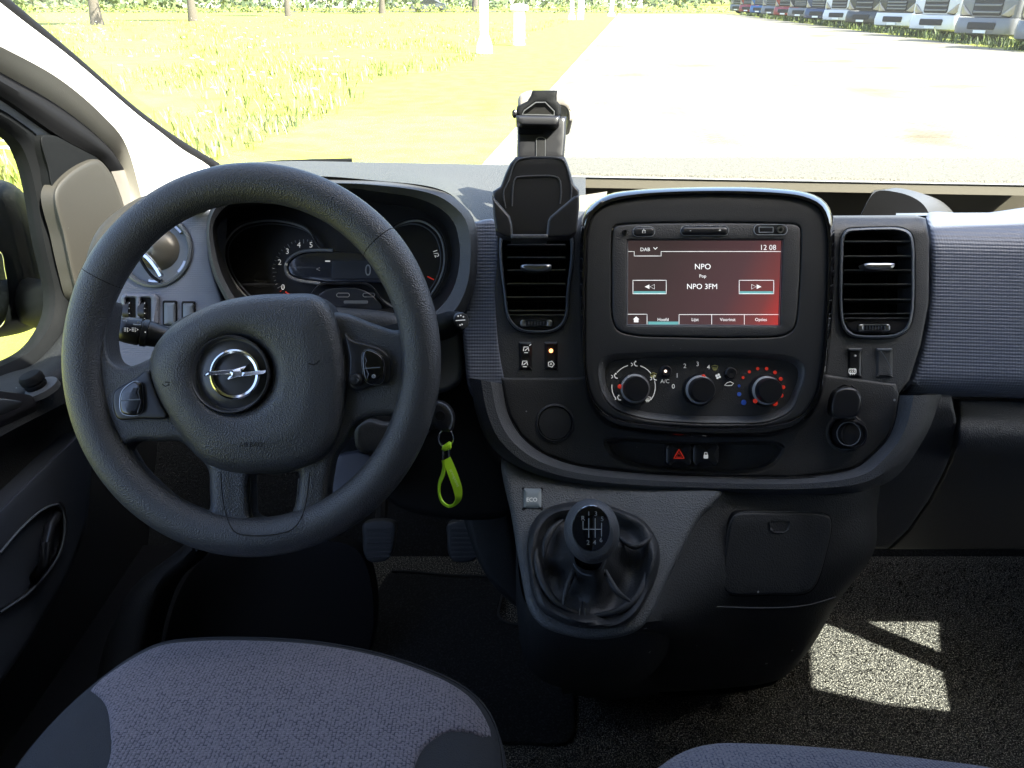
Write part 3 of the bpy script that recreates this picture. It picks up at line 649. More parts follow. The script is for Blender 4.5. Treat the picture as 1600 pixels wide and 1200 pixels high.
# outer skin, so that no light leaks in below and behind the window
def zof(px, py, x=-.77): return PX(px, py, x)
hole = [(PX(x, y, -.775).y, PX(x, y, -.775).z) for x, y in [(31, 182), (58, 212), (80, 262), (100, 380), (108, 460), (90, 520), (50, 560), (0, 590)]]
m = M(); relief(m, [(-.9, FZ), (1.5, FZ), (1.5, 1.27), (HY + .05, HZ), (-.9, HZ + .05)], mt='lower_black', holes=[hole + [(.35, hole[-1][1] - .01), (.0, hole[-1][1] + .03), (-.1, 1.25), (-.1, 1.95), (.45, 1.97), (.70, 1.93)]], mode='p', hmode='p', bev=.005, h=.001, thick=.03, sp=.3, bs=.1, mp=lambda y, z, h: Vector((-.775 + h, y, z)))
m.build('door_shell', dd)
# door card: sill, black middle, bluish lower pad
m = M(); a = [PX(x, y, -.745) for x, y in [(-90, 640), (0, 588), (50, 570), (78, 545), (104, 508), (118, 470)]]
b = [PX(x, y, -.66) for x, y in [(-90, 690), (0, 640), (50, 612), (85, 590), (112, 575), (140, 565)]]; c = [PX(x, y, -.645) for x, y in [(-90, 730), (0, 682), (50, 656), (90, 636), (118, 622), (150, 610)]]
patch(m, [a, [(p + q) / 2 + Vector((0, 0, .006)) for p, q in zip(a, b)], b, c], 'door_card', 40, 20); m.build('sill_pad', dd)
m = M(); d0 = [PX(x, y, -.645) for x, y in [(-90, 730), (0, 682), (50, 656), (90, 636), (118, 622), (150, 610)]]; d1 = [PX(x, y, -.69) for x, y in [(-90, 860), (0, 800), (50, 745), (117, 683), (150, 665), (180, 650)]]
patch(m, [d0, [(p + q) / 2 + Vector((-.03, 0, 0)) for p, q in zip(d0, d1)], d1], 'lower_black', 30, 12); m.build('middle_panel', dd)
m = M(); relief(m, [(-120, 870), (0, 795), (60, 735), (117, 681), (139, 672), (143, 741), (136, 821), (107, 901), (53, 992), (0, 1069), (-120, 1220)], mt='door_blue', mode='p', holes=[], bev=7, h=.010, thick=.05, sp=16, bs=6, mp=xm(-.67)); m.build('lower_pad', dd)
m = M(); ol = [(0, 864), (32, 827), (69, 795), (93, 789), (101, 816), (93, 864), (48, 923), (0, 957), (-60, 990), (-60, 920)]
a = smooth(ol, True, 6); cx, cy = 20, 880
rg_ = [[PX(cx + (x - cx) * s, cy + (y - cy) * s, -.655 + h) for x, y in a] for s, h in ((1.05, -.004), (1.02, .004), (.97, .005), (.92, .0), (.86, -.03), (.6, -.045), (.05, -.05))]
loft(m, rg_, 'satin_black', cap1=True); 
tube(m, [PX(x, y, -.64 + h) for x, y, h in [(92, 800, -.02), (78, 822, .0), (72, 850, .012), (70, 880, .01), (52, 905, -.02)]], .007, 'satin_black', 10); tube(m, [PX(x, y, -.650) for x, y in smooth(ol[:8], False, 8)], .0016, 'grey_trim', 6); m.build('pull_handle', dd)  # thin grey line along the recess edge paints its highlight
m = M(); relief(m, [(0, 915), (12, 893), (34, 878), (50, 880), (44, 902), (24, 925), (0, 938)], mt='grey_trim', bev=6, h=.01, thick=.02, sp=8, bs=4, mp=xm(-.68)); m.build('release_lever', dd)
# mirror adjuster and window switches on the sill
cz = PX(61, 611, -.652) + Vector((0, 0, .004))
m = M(); lathe(m, 0, 0, 1, [(.027, -.006), (.026, .002), (.020, .003), (.0, .003)], 'fascia_mid', 32, axis=Vector((-.2, -.1, .96)).normalized(), C=cz, sc=1); 
kb_ = m.build('adjuster_ring', dd); m = M()
lathe(m, 0, 0, 1, [(.0135, .003), (.0145, .007), (.0135, .010), (.0155, .012), (.0155, .019), (.013, .023), (.011, .0235), (0, .0235)], 'rubber', 32, axis=Vector((-.2, -.1, .96)).normalized(), C=cz, sc=1); m.build('mirror_adjuster', dd)
def sill(px, py): 
    t_ = (py - 640 + px * .58) / 60.; return PX(px, py, -.662 + .012 * max(-1, min(1, t_)))
m = M(); relief(m, [(-60, 612), (0, 621), (40, 626), (57, 633), (52, 642), (0, 666), (-60, 690)], mt='satin_black', mode='p', bev=4, h=.003, thick=.01, sp=10, bs=5, mp=lambda x, y, h: sill(x, y) + Vector((.3, -.2, .9)) * h + Vector((.012, -.006, .012))); m.build('switch_plate', dd)
m = M(); relief(m, [(-40, 634), (0, 636), (28, 639), (24, 646), (0, 656), (-40, 672)], mt='satin_chrome', mode='p', bev=3, h=.003, thick=.008, sp=8, bs=4, mp=lambda x, y, h: sill(x, y) + Vector((.3, -.2, .9)) * h + Vector((.0145, -.008, .0155))); m.build('window_switch', dd)
# wing mirror outside
mr_ = M(); xq = -.98
def om(px, py, h): return PX(px, py, xq + h * 1.5) if h >= 0 else PX(px, py, xq) + Vector((h, -.0, 0))
relief(mr_, [(-120, 300), (-50, 284), (0, 281), (19, 287), (40, 305), (55, 328), (66, 350), (76, 390), (84, 440), (78, 485), (57, 510), (0, 527), (-120, 530)], mt='rubber', bev=28, h=.05, thick=.10, sp=14, bs=6, mp=om); wm = mr_.build('wing_mirror', dd)
m = M(); relief(m, [(-100, 385), (0, 392), (8, 420), (14, 460), (12, 485), (0, 512), (-100, 520)], mt='mirror_glass', bev=3, h=.003, thick=.01, sp=14, bs=5, mp=lambda x, y, h: om(x, y, .075 + h)); m.build('mirror_glass', wm)
m = M(); tube(m, [PX(95, 470, -.76), PX(70, 478, -.82), PX(40, 470, -.92)], .045, 'rubber', 12, flat=.6); m.build('mirror_arm', wm)

# ================================================================== DASHBOARD
da = thing('dashboard', 'dark moulded dashboard with blue ribbed panels under the windscreen', 'dashboard', (.22, 1.1, .9))
def D(name, m, lb=None, **k): return m.build(name, da, lb, **k)
# --- top pad right of the phone holder
m = M(); f = [(x, 275 + (x - 900) * .018) for x in (880, 1000, 1200, 1400, 1500, 1620)]
r0 = [PZ(x, 246, 1.395) for x, y in f]; rz = [Vector((q.x, 1.62, 1.33)) for q in r0]; r1 = [PZ(x, y - 5, 1.405) for x, y in f]; r2 = [PY(x, y - 2, r.y - .008) for (x, y), r in zip(f, r1)]; r3 = [PY(x, y + 1, r.y - .003) for (x, y), r in zip(f, r2)]
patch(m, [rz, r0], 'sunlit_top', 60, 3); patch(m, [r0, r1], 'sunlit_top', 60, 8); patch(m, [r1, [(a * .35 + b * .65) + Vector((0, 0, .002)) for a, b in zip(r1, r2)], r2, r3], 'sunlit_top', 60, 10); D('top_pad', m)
m = M(); r4 = [PY(x, y + 18, r.y - .009) for (x, y), r in zip(f, r2)]; patch(m, [r3, [(a + b) / 2 for a, b in zip(r3, r4)], r4], 'olive_lip', 40, 6); D('top_pad_lip', m)
m = M(); tube(m, [q + Vector((0, -.001, .0)) for q in r3], .0014, 'dial_silver', 6); D('lip_edge', m)
m = M(); yb = r4[2].y + .03                                     # open tray under the lip
x0, x1 = .10, 1.12
m.add([(x0, yb, 1.40), (x1, yb, 1.38), (x1, yb, 1.28), (x0, yb, 1.28), (x0, .93, 1.28), (x1, .93, 1.28)], [(0, 3, 2, 1)], 'olive_lip'); m.add([(x0, yb, 1.28), (x0, .93, 1.28), (x1, .93, 1.28), (x1, yb, 1.28)], [(0, 1, 2, 3)], 'satin_black'); D('storage_tray', m)
# curved divider in the tray
m = M(); arc = smooth([(1366, 297), (1400, 295), (1431, 300), (1469, 313), (1484, 325), (1500, 345)], False, 6); arc2 = smooth([(1340, 345), (1368, 300), (1400, 300), (1428, 309), (1445, 322), (1456, 345)], False, 6)
a = [PY(x, y, 1.13) for x, y in resample(arc, False, n=24)]; b = [PY(x, y, 1.03) for x, y in resample(arc2, False, n=24)]
loft(m, [a, [(p + q) / 2 + Vector((0, 0, .004)) for p, q in zip(a, b)], b], 'fascia_mid', closed=False); bc = Vector((b[12].x, 1.03, 1.30)); bs_ = len(b)
m.add(b + [Vector((q.x, q.y, 1.28)) for q in b], [(i, bs_ + i, bs_ + i + 1, i + 1) for i in range(bs_ - 1)], 'matte_black'); D('tray_divider', m)
# --- top pad on the driver's side, sweeping down to the instrument hood
top = [(290, 285), (315, 272), (340, 262), (440, 256), (560, 257), (680, 258), (800, 259), (915, 262)]
mid = [(290, 305), (315, 290), (345, 272), (440, 264), (560, 266), (680, 276), (790, 300), (915, 300)]
low = [(290, 340), (315, 318), (345, 296), (440, 276), (587, 282), (700, 301), (748, 350), (915, 372)]
m = M(); patch(m, [[P(x, y + 4, 1.42) + Vector((0, 0, -.05)) for x, y in top], [P(x, y, 1.30) for x, y in top], [P(x, y, 1.08) for x, y in mid], [P(x, y, .925 + (.03 if x > 720 else 0)) for x, y in low]], 'top_grain', 90, 40); D('driver_top_pad', m)
# --- left fascia with the round vent
fl = facemap(.95)
m = M(); relief(m, [(160, 565), (175, 495), (180, 465), (180, 400), (192, 352), (222, 322), (262, 310), (310, 304), (328, 306), (331, 330), (329, 400), (338, 440), (350, 480), (352, 560), (330, 640), (200, 640)], .95, 'blue_plain', holes=[circle(245, 392, 55)], hmode='r', bev=5, h=.006, thick=.05, sp=12); D('left_fascia', m)
m = M(); relief(m, [(128, 470), (140, 385), (158, 352), (185, 328), (225, 306), (262, 300), (240, 330), (200, 360), (185, 400), (176, 460), (165, 520), (140, 540)], 1.0, 'sail_beige', bev=12, h=.012, thick=.05, sp=12); D('end_cap', m)
rv = M(); lathe(rv, 245, 392, .95, [(59, .003), (58, .009), (55, .010), (52, .007), (50, -.012), (47, -.014), (45, .0), (43, .001), (40, -.02), (0, -.03)], 'grey_trim', 56)
rvo = rv.build('round_air_vent', da)
m = M(); lathe(m, 249, 390, .95, [(36, -.012), (33, .004), (22, .013), (0, .017)], 'vent_shell', 40); m.build('vent_ball', rvo)
m = M(); stroke(m, [(222, 396), (232, 404), (245, 420), (252, 432)], .93, 9, 'chrome'); stroke(m, [(214, 392), (222, 410), (238, 432), (250, 440)], .937, 5, 'matte_black'); m.build('vent_tab', rvo)
for a0 in (20, 80, 300): 
    m = M(); stroke(m, [(245 + 48 * math.cos(math.radians(a0 + q)), 392 + 48 * math.sin(math.radians(a0 + q))) for q in (0, 12, 24)], .945, 7, 'satin_chrome'); m.build('vent_clip', rvo)
m = M(); relief(m, rrect(218, 487, 58, 56, 8), .941, 'blue_plain', mode='r', holes=[rrect(204, 484, 16, 38, 3), rrect(228, 484, 16, 38, 3)], hmode='r', bev=4, h=.004, thick=.012, sp=8); hb = D('beam_level_switch', m)
m = M(); relief(m, rrect(218, 487, 54, 52, 6), .9425, 'void_black', mode='r', bev=1, h=0, thick=.0, sp=20); m.build('recess', hb)
for cx in (204, 228):
    m = M(); C = P(cx, 487, .950); lathe(m, 0, 0, 1, [(.010, -.0045), (.0145, -.004), (.0145, .004), (.010, .0045)], 'satin_black', 32, axis=Vector((1, 0, 0)), C=C, sc=1)
    for q in range(4): text(m, '-', cx - 2, 473 + q * 8, 5, .9352, 'white_mark')
    m.build('thumb_wheel', hb)
for cx, cy, w_, h_ in ((265, 489, 17, 34), (294, 490, 16, 34)):
    m = M(); relief(m, rrect(cx, cy, w_ + 5, h_ + 5, 3), .942, 'matte_black', mode='r', bev=2, h=.001, thick=.01, sp=8); bq = D('blank_switch', m)
    m = M(); relief(m, rrect(cx, cy + 1, w_, h_, 2), .940, 'grey_trim', mode='r', bev=1.5, h=.002, thick=.004, sp=4, bs=3); m.build('cap', bq)
# lower driver panels behind the wheel
m = M(); relief(m, [(140, 545), (175, 530), (230, 535), (420, 545), (560, 490), (700, 480), (735, 500), (745, 600), (765, 690), (790, 735), (800, 800), (640, 800), (560, 745), (460, 690), (300, 665), (200, 640), (150, 620)], 1.0, 'matte_black', bev=12, h=.01, thick=.10, sp=22); D('knee_panel', m)
m = M(); relief(m, [(150, 560), (165, 545), (205, 540), (250, 535), (270, 560), (230, 600), (170, 600)], .97, 'blue_plain', bev=8, h=.008, thick=.03, sp=10); D('lower_trim', m)
m = M(); relief(m, [(485, 515), (560, 492), (640, 488), (712, 480), (722, 520), (716, 600), (600, 620), (500, 600)], .975, 'grey_trim', bev=10, h=.012, thick=.04, sp=12); D('cowl_lower_trim', m)
m = M(); relief(m, [(735, 470), (745, 560), (770, 660), (792, 725), (798, 800), (818, 950), (760, 900), (700, 700), (690, 480)], 1.06, 'lower_black', bev=14, h=.012, thick=.10, sp=20); D('tunnel_side', m)
# --- instrument hood
oc = (530, 395)
HO = [(326, 335), (345, 306), (400, 284), (460, 278), (519, 281), (587, 283), (650, 289), (697, 301), (722, 319), (737, 336), (745, 360), (746, 400), (741, 450), (722, 492), (690, 512), (600, 525), (500, 525), (420, 515), (375, 496), (345, 455), (326, 400)]
HI = [(333, 351), (347, 328), (365, 316), (399, 307), (460, 297), (547, 294), (594, 300), (650, 309), (687, 325), (709, 347), (717, 375), (719, 399), (710, 447), (685, 483), (645, 502), (560, 512), (500, 512), (425, 503), (385, 486), (352, 440), (338, 400)]
lo_, li_ = angle_loop(HO, oc, 120), angle_loop(HI, oc, 120)
m = M(); loft(m, [[P(x, y, .99) for x, y in lo_], [P(x, y, .925) for x, y in lo_], [P(x * .6 + a * .4, y * .6 + b * .4, .912) for (x, y), (a, b) in zip(lo_, li_)], [P(x, y, .922) for x, y in li_]], 'fascia_mid')
hood = D('instrument_hood', m)
m = M(); loft(m, [[P(x, y, .922) for x, y in li_], [P(oc[0] + (x - oc[0]) * .97, oc[1] + 8 + (y - oc[1] - 8) * .95, .96) for x, y in li_], [P(oc[0] + (x - oc[0]) * .93, oc[1] + 14 + (y - oc[1] - 14) * .84, 1.03) for x, y in li_]], 'satin_black'); m.build('hood_lining', hood)
# --- ribbed panels
roll = lambda y: (max(0, 392 - y) / 56.) ** 2 * .034
rb = lambda x, y: .955 - .00006 * (x - 1450) + roll(y) + max(0, y - 600) * .001
m = M(); relief(m, [(1447, 335), (1520, 334), (1720, 336), (1720, 628), (1600, 622), (1500, 620), (1406, 619), (1423, 597), (1440, 545), (1452, 473), (1454, 400), (1452, 360)], rb, 'blue_rib', mode='s', bev=9, h=.008, thick=.05, sp=14); D('passenger_fascia', m)
m = M(); patch(m, [[P(1400, 337, .985), P(1600, 336, .98), P(1740, 338, .975)], [P(1400, 333, 1.0), P(1600, 332, 1.0), P(1740, 334, 1.0)], [P(1400, 345, 1.03), P(1600, 345, 1.03), P(1740, 345, 1.03)]], 'grey_trim', 20, 8); D('fascia_top_roll', m)
m = M(); relief(m, [(728, 352), (745, 346), (775, 345), (778, 470), (783, 540), (792, 592), (803, 645), (760, 640), (735, 615), (726, 560), (722, 500), (721, 440), (724, 390)], .945, 'blue_rib', bev=7, h=.010, thick=.05, sp=10); D('driver_fascia_strip', m)
# --- vent fascia panels
m = M(); LV = [(789, 352), (887, 352), (888, 465), (885, 497), (877, 510), (866, 517), (840, 520), (814, 517), (803, 510), (794, 498), (788, 465)]
relief(m, [(772, 338), (905, 330), (940, 330), (940, 640), (905, 612), (788, 606), (781, 588), (773, 540), (767, 465), (769, 400)], lambda x, y: .94 + (max(0, 362 - y) / 26.) ** 2 * .02, 'fascia_mid', holes=[LV], mode='p', bev=4, h=.004, thick=.04, sp=14); D('driver_vent_fascia', m)
m = M(); RV = [(1322, 360), (1347, 357), (1375, 356), (1407, 357), (1422, 364), (1427, 380), (1428, 420), (1426, 490), (1418, 515), (1405, 524), (1393, 527), (1340, 527), (1327, 523), (1318, 513), (1313, 490), (1313, 400), (1315, 372)]
relief(m, [(1270, 337), (1305, 337), (1430, 336), (1446, 341), (1452, 375), (1451, 473), (1438, 540), (1421, 593), (1402, 618), (1347, 621), (1270, 622)], lambda x, y: .94 + (max(0, 362 - y) / 26.) ** 2 * .02, 'fascia_mid', holes=[RV], mode='p', bev=4, h=.004, thick=.04, sp=14); D('passenger_vent_fascia', m)
def vent(name, OL, lb, ys, xa, xb, tab, tw, vanes):
    cx = (xa + xb) / 2; cy = 440; a = angle_loop(OL, (cx, cy), 90)
    m = M(); sc = lambda k, kk: [(cx + (x - cx) * k, cy + (y - cy) * kk) for x, y in a]
    loft(m, [[P(x, y, .938) for x, y in sc(1.015, 1.01)], [P(x, y, .931) for x, y in sc(1.0, 1.0)], [P(x, y, .930) for x, y in sc(.965, .975)], [P(x, y, .936) for x, y in sc(.93, .955)], [P(x, y, .99) for x, y in sc(.92, .95)]], 'grey_trim')
    v = D(name, m, lb)
    m = M(); relief(m, sc(.98, .98), .99, 'void_black', mode='p', bev=1, h=0, thick=.0, sp=30, bs=8); m.build('duct', v)
    for i, y in enumerate(ys):
        m = M(); q0 = [P(xa, y + 1.2, .934), P(xb, y + 1.2, .934)]; q1 = [P(xa, y - .9, .934), P(xb, y - .9, .934)]; q2 = [P(xa, y + 5, .968), P(xb, y + 5, .968)]; q3 = [P(xa, y + 7, .968), P(xb, y + 7, .968)]
        loft(m, [[q0[0], q1[0], q2[0], q3[0]], [q0[1], q1[1], q2[1], q3[1]]], 'slat', cap0=True, cap1=True); tube(m, [P(xa + 1, y, .9335), P(xb - 1, y, .9335)], .00065, 'satin_chrome', 6); m.build('slat', v, sharp=25)
    for x in vanes:
        m = M(); loft(m, [[P(x - .8, 375, .97), P(x + .8, 375, .97), P(x + .8, 375, .985), P(x - .8, 375, .985)], [P(x - .8, 490, .97), P(x + .8, 490, .97), P(x + .8, 490, .985), P(x - .8, 490, .985)]], 'satin_black'); m.build('vane', v)
    x, y = tab; m = M(); relief(m, [(x - 25, y - 3), (x - 20, y - 5), (x, y - 5.5), (x + 20, y - 5), (x + 25, y - 3), (x + 21, y + 3), (x + 6, y + 6), (x - 6, y + 6), (x - 21, y + 3)], .922, 'satin_chrome', bev=3, h=.004, thick=.014, sp=5); m.build('vent_tab', v)
    x, y = tw; m = M(); relief(m, [(xa + 1, ys[-1] + 3), (xb - 1, ys[-1] + 3), (xb - 2, 503), (xb - 14, 517), (cx, 520), (xa + 14, 517), (xa + 2, 503)], .937, 'satin_black', bev=3, h=.001, thick=.02, sp=8)
    m.build('lower_plate', v)
    m = M(); relief(m, rrect(x, y, 50, 11, 4), .934, 'satin_chrome', holes=[rrect(x, y, 34, 8, 2)], mode='r', hmode='r', bev=1.5, h=.002, thick=.006, sp=6, bs=3)
    for q in range(-7, 8): stroke(m, [(x + q * 2.3, y - 3.5), (x + q * 2.3, y + 3.5)], .933, 1.3, 'grey_trim' if q % 2 else 'satin_black', sm=False)
    m.build('thumb_wheel', v)
vent('air_vent', LV, None, [382, 402, 422, 443, 464, 485, 492], 792, 884, (838, 418), (838, 505), (841, 857, 875))
vent('air_vent', RV, None, [377, 400, 422, 444, 468, 490, 497], 1318, 1424, (1374, 416), (1366, 512), (1345, 1385))
# --- rocker switches
def rocker(cx, cy, w_, h_, icons, mt='satin_black'):
    m = M(); relief(m, rrect(cx, cy, w_ + 6, h_ + 6, 3), .9385, 'matte_black', mode='r', bev=2, h=.0015, thick=.01, sp=8); k = D('rocker_switch', m)
    m = M(); relief(m, rrect(cx, cy, w_, h_, 2), .9375, mt, mode='r', bev=2, h=.0035, thick=.005, sp=4, bs=3, dome=lambda x, y, q: .003 * abs((y - cy) / h_)); relief(m, rrect(cx, cy - h_ / 2 + 2, w_ - 3, 3.4, 1), .9315, 'grey_trim', mode='r', bev=1, h=.0005, thick=.002, sp=4); icons(m); m.build('cap', k)
def gauge_icon(m, x, y, arrow):
    stroke(m, [(x + 5 * math.cos(math.radians(a)), y + 5 * math.sin(math.radians(a))) for a in range(150, 391, 20)], .9285, 1.4, 'white_mark'); stroke(m, [(x - 2, y + 2), (x + 3, y - 2)], .9285, 1.4, 'white_mark'); 
    if arrow: stroke(m, [(x + 5, y - 6), (x + 8, y - 8)], .9285, 1.4, 'white_mark')
    stroke(m, [(x - 3, y + 5), (x + 3, y + 5)], .9285, 1.3, 'white_mark')
rocker(821, 556, 21, 44, lambda m: (gauge_icon(m, 822, 546, 1), gauge_icon(m, 820, 568, 0)))
def ic2(m):
    lathe(m, 861, 548, .9285, [(3.2, 0), (3, .0005), (0, .001)], 'orange_led', 16); stroke(m, circle(861, 569, 5, n=14), .9285, 1.3, 'white_mark', closed=True); text(m, 'A', 861, 569, 5, .928, 'white_mark')
rocker(861, 556, 21, 44, ic2)
def ic3(m):
    stroke(m, rrect(1332, 580, 11, 7, 1.5), .9285, 1.2, 'white_mark', closed=True, sm=False)
    for q in (-3, 0, 3): stroke(m, [(1332 + q, 576), (1333 + q, 579), (1331 + q, 582), (1332 + q, 586)], .928, 1., 'white_mark')
    lathe(m, 1336, 556, .9305, [(2, 0), (0, .0005)], 'grey_mark', 10)
rocker(1336, 567, 23, 46, ic3); rocker(1382, 567, 26, 46, lambda m: stroke(m, [(1376, 548), (1384, 560), (1391, 574), (1393, 586)], .9305, 1.2, 'grey_trim'), 'fascia_mid')
# --- lower dark fascia, with blank, hazard pocket, 12 V socket
pad_in = [(785, 600), (795, 648), (815, 682), (850, 709), (900, 727), (1000, 739), (1100, 744), (1240, 746), (1293, 741), (1339, 730), (1365, 709), (1386, 687), (1398, 660), (1405, 618)]
pocket = [(946, 688), (1030, 690), (1100, 693), (1224, 696), (1220, 710), (1210, 724), (1187, 735), (1130, 739), (1075, 737), (1000, 729), (970, 720), (955, 710)]
m = M(); relief(m, [(783, 590)] + pad_in + [(1400, 600), (1100, 560), (900, 590)], .935, 'fascia_dark', holes=[pocket, circle(1320, 676, 26)], mode='p', bev=5, h=.003, thick=.04, sp=16); D('lower_fascia', m)
m = M(); a = angle_loop(pocket, (1085, 712), 80); sc = lambda k, kk, d: [P(1085 + (x - 1085) * k, 712 + (y - 712) * kk, d) for x, y in a]
loft(m, [sc(1.01, 1.03, .932), sc(.98, .95, .934), sc(.94, .84, .945), sc(.93, .82, .95)], 'fascia_dark', cap1=True); pk = D('switch_pocket', m)
for (x0_, x1_, nm) in ((1041, 1081, 'hazard_switch'), (1083, 1123, 'lock_switch')):
    m = M(); cx = (x0_ + x1_) / 2; relief(m, rrect(cx, 711, x1_ - x0_, 36, 7), .936, 'satin_black', mode='r', bev=3, h=.003, thick=.02, sp=7)
    if nm[0] == 'h':
        stroke(m, [(cx - 8, 716), (cx, 702), (cx + 8, 716)], .9325, 1.7, 'red_mark', closed=True, sm=False); stroke(m, [(cx - 4, 714), (cx, 707.5), (cx + 4, 714)], .9325, 1.2, 'red_mark', closed=True, sm=False)
    else:
        relief(m, rrect(cx, 713.5, 7, 6, 1), .9328, 'white_mark', mode='r', bev=.5, h=.0002, thick=0, sp=4); stroke(m, [(cx - 2.3, 711), (cx - 2.3, 708), (cx, 706), (cx + 2.3, 708), (cx + 2.3, 711)], .9325, 1.2, 'white_mark')
    D(nm, m)
m = M(); lathe(m, 867, 661, .932, [(31, -.002), (30, .002), (27.5, .003), (26.5, .0), (25, .0015), (0, .003)], 'fascia_dark', 44); D('blanking_cap', m)
m = M(); lathe(m, 1320, 676, .935, [(40, -.004), (34, .002), (28, .004), (25, .002), (24, -.02), (0, -.03)], 'fascia_dark', 44); stroke(m, circle(1320, 676, 27), .932, 1.6, 'grey_trim', closed=True); sk = D('power_socket', m)  # grey ring stroke paints the highlight round the socket
m = M(); lathe(m, 1326, 678, .93, [(24, -.01), (23, .012), (20, .016), (18.5, .016), (17.5, .012), (16.5, .013), (0, .015)], 'satin_black', 40); stroke(m, circle(1326, 678, 18.5), .9135, 1.4, 'grey_trim', closed=True); m.build('socket_plug', sk)
m = M(); relief(m, [(1301, 650), (1299, 628), (1306, 611), (1320, 605), (1338, 608), (1346, 620), (1345, 638), (1337, 651)], .912, 'satin_black', bev=5, h=.005, thick=.01, sp=7, bs=3); stroke(m, [(1300, 652), (1337, 652)], .91, 4, 'slat', sm=False); stroke(m, [(1308, 607), (1318, 602), (1332, 604), (1338, 609)], .92, 2.5, 'gloss_black'); m.build('socket_flap', sk)
# --- padded strip
po = [(733, 590), (745, 650), (762, 690), (800, 727), (850, 748), (920, 762), (1000, 768), (1100, 772), (1240, 774), (1300, 772), (1347, 768), (1389, 753), (1413, 732), (1437, 697), (1453, 668), (1471, 617)]
pi = pad_in
n_ = 70; a = resample(smooth(po, False, 5), False, n=n_); b = resample(smooth(pi, False, 5), False, n=n_); m = M(); rows = []
for k, (hh_, dd_) in enumerate([(0, .99), (.0, .925), (.12, .912), (.35, .900), (.65, .900), (.88, .912), (1., .93)]):
    w_ = hh_; rows.append([P(p[0] * (1 - w_) + q[0] * w_, p[1] * (1 - w_) + q[1] * w_, dd_ + (.0 if k else 0)) for p, q in zip(a, b)])
loft(m, rows, 'strip_grain', closed=False); D('padded_trim', m)
m = M(); stroke(m, [(x, y) for x, y in pi], .9285, 2.5, 'matte_black'); D('panel_gap', m)
# --- strip beyond the pad, and the glove box
ed = [(1487, 620), (1494, 655), (1493, 692), (1474, 737), (1450, 783), (1418, 828), (1387, 857)]
m = M(); gd = lambda x, y: .965 + max(0, y - 640) * .00065
relief(m, [(1440, 612), (1486, 618)] + ed[1:] + [(1340, 857), (1300, 800), (1380, 720)], gd, 'strip_grain', mode='p', bev=5, h=.006, thick=.05, sp=16); D('side_cheek', m)
gd2 = lambda x, y: .995 - .022 * math.exp(-((y - 672) / 32.) ** 2) + max(0, y - 700) * .0014
m = M(); relief(m, [(1496, 624), (1760, 628), (1760, 858), (1391, 858), (1421, 829), (1453, 784), (1477, 738), (1496, 694), (1499, 655)], gd2, 'strip_grain', mode='p', bev=5, h=.005, thick=.01, sp=14); D('glove_box', m)
# dark inner shell behind the fascias, open to the footwells
m = M(); box(m, (-.54, 1.10, 1.02), (1.12, 1.16, 1.24), 'void_black'); D('inner_shell', m)

# ================================================================== INSTRUMENT CLUSTER
ic = thing('instrument_cluster', 'black instrument cluster with chrome edged dials seen through the steering wheel', 'instruments', P(530, 430, 1.02))
CD = 1.01
m = M(); relief(m, [(340, 345), (400, 318), (540, 310), (690, 330), (720, 380), (705, 460), (640, 515), (430, 515), (360, 480), (338, 400)], 1.03, 'satin_black', bev=5, h=.002, thick=.01, sp=24); m.build('backplate', ic)
ring = [(351, 385), (371, 357), (413, 345), (459, 350), (484, 362), (498, 385), (512, 395), (545, 395), (580, 395), (596, 385), (612, 357), (654, 345), (683, 362), (694, 393), (691, 427), (674, 459), (650, 482), (626, 484), (598, 470), (583, 450), (569, 442), (535, 442), (504, 443), (490, 455), (478, 480), (430, 490), (385, 464), (357, 425)]
m = M(); stroke(m, ring, CD, 3.2, 'dial_silver', closed=True); stroke(m, [(530 + (x - 530) * .965, 418 + (y - 418) * .93) for x, y in ring], CD + .003, 2, 'grey_trim', closed=True)
stroke(m, [(530 + (x - 530) * 1.03, 418 + (y - 418) * 1.06) for x, y in ring], CD - .003, 3, 'satin_black', closed=True); m.build('dial_rim', ic)
m = M(); pod = [(504, 393), (470, 396), (453, 408), (449, 419), (453, 428), (464, 434), (498, 440), (560, 441), (609, 439), (612, 420), (600, 399), (560, 394)]
relief(m, pod, CD - .002, 'lcd', bev=3, h=.002, thick=.01, sp=10); relief(m, [(519, 408), (608, 406), (612, 434), (518, 436)], CD - .0055, 'lcd_seg', mode='p', bev=1, h=.0002, thick=0, sp=20, bs=8)
MATS['lcd_seg'].node_tree.nodes['Principled BSDF'].inputs['Base Color'].default_value = (.03, .036, .05, 1); m.build('display_pod', ic)
m = M(); stroke(m, [(520, 391), (490, 391), (466, 395), (449, 408), (446, 420), (451, 431), (466, 438), (500, 443)], CD - .006, 5, 'dial_silver'); m.build('pod_rim', ic)
m = M()
for s_, x, y in (('0', 442, 449), ('2', 437, 410), ('3', 449, 393), ('4', 467, 383), ('5', 486, 383)): text(m, s_, x, y, 8.5, CD - .006, 'white_mark')
text(m, '0', 575, 423, 18, CD - .0065, 'grey_mark', wide=.8)
stroke(m, rrect(512, 408, 7, 1, .4), CD - .007, 1.2, 'white_mark', closed=True, sm=False)
for q in range(0, 23):
    a_ = math.radians(118 + q * 7.5); r1, r2 = 50, (44 if q % 4 == 0 else 47); stroke(m, [(476 + r1 * math.cos(a_), 424 + r1 * math.sin(a_)), (476 + r2 * math.cos(a_), 424 + r2 * math.sin(a_))], CD - .003, 1.3, 'grey_mark' if q > 3 else 'red_mark', sm=False)
text(m, '1/2', 681, 396, 7, CD - .005, 'white_mark', rot=-70)
stroke(m, [(668, 432), (678, 437)], CD - .005, 2, 'red_mark', sm=False); stroke(m, [(446, 456), (452, 460)], CD - .005, 2, 'red_mark', sm=False)
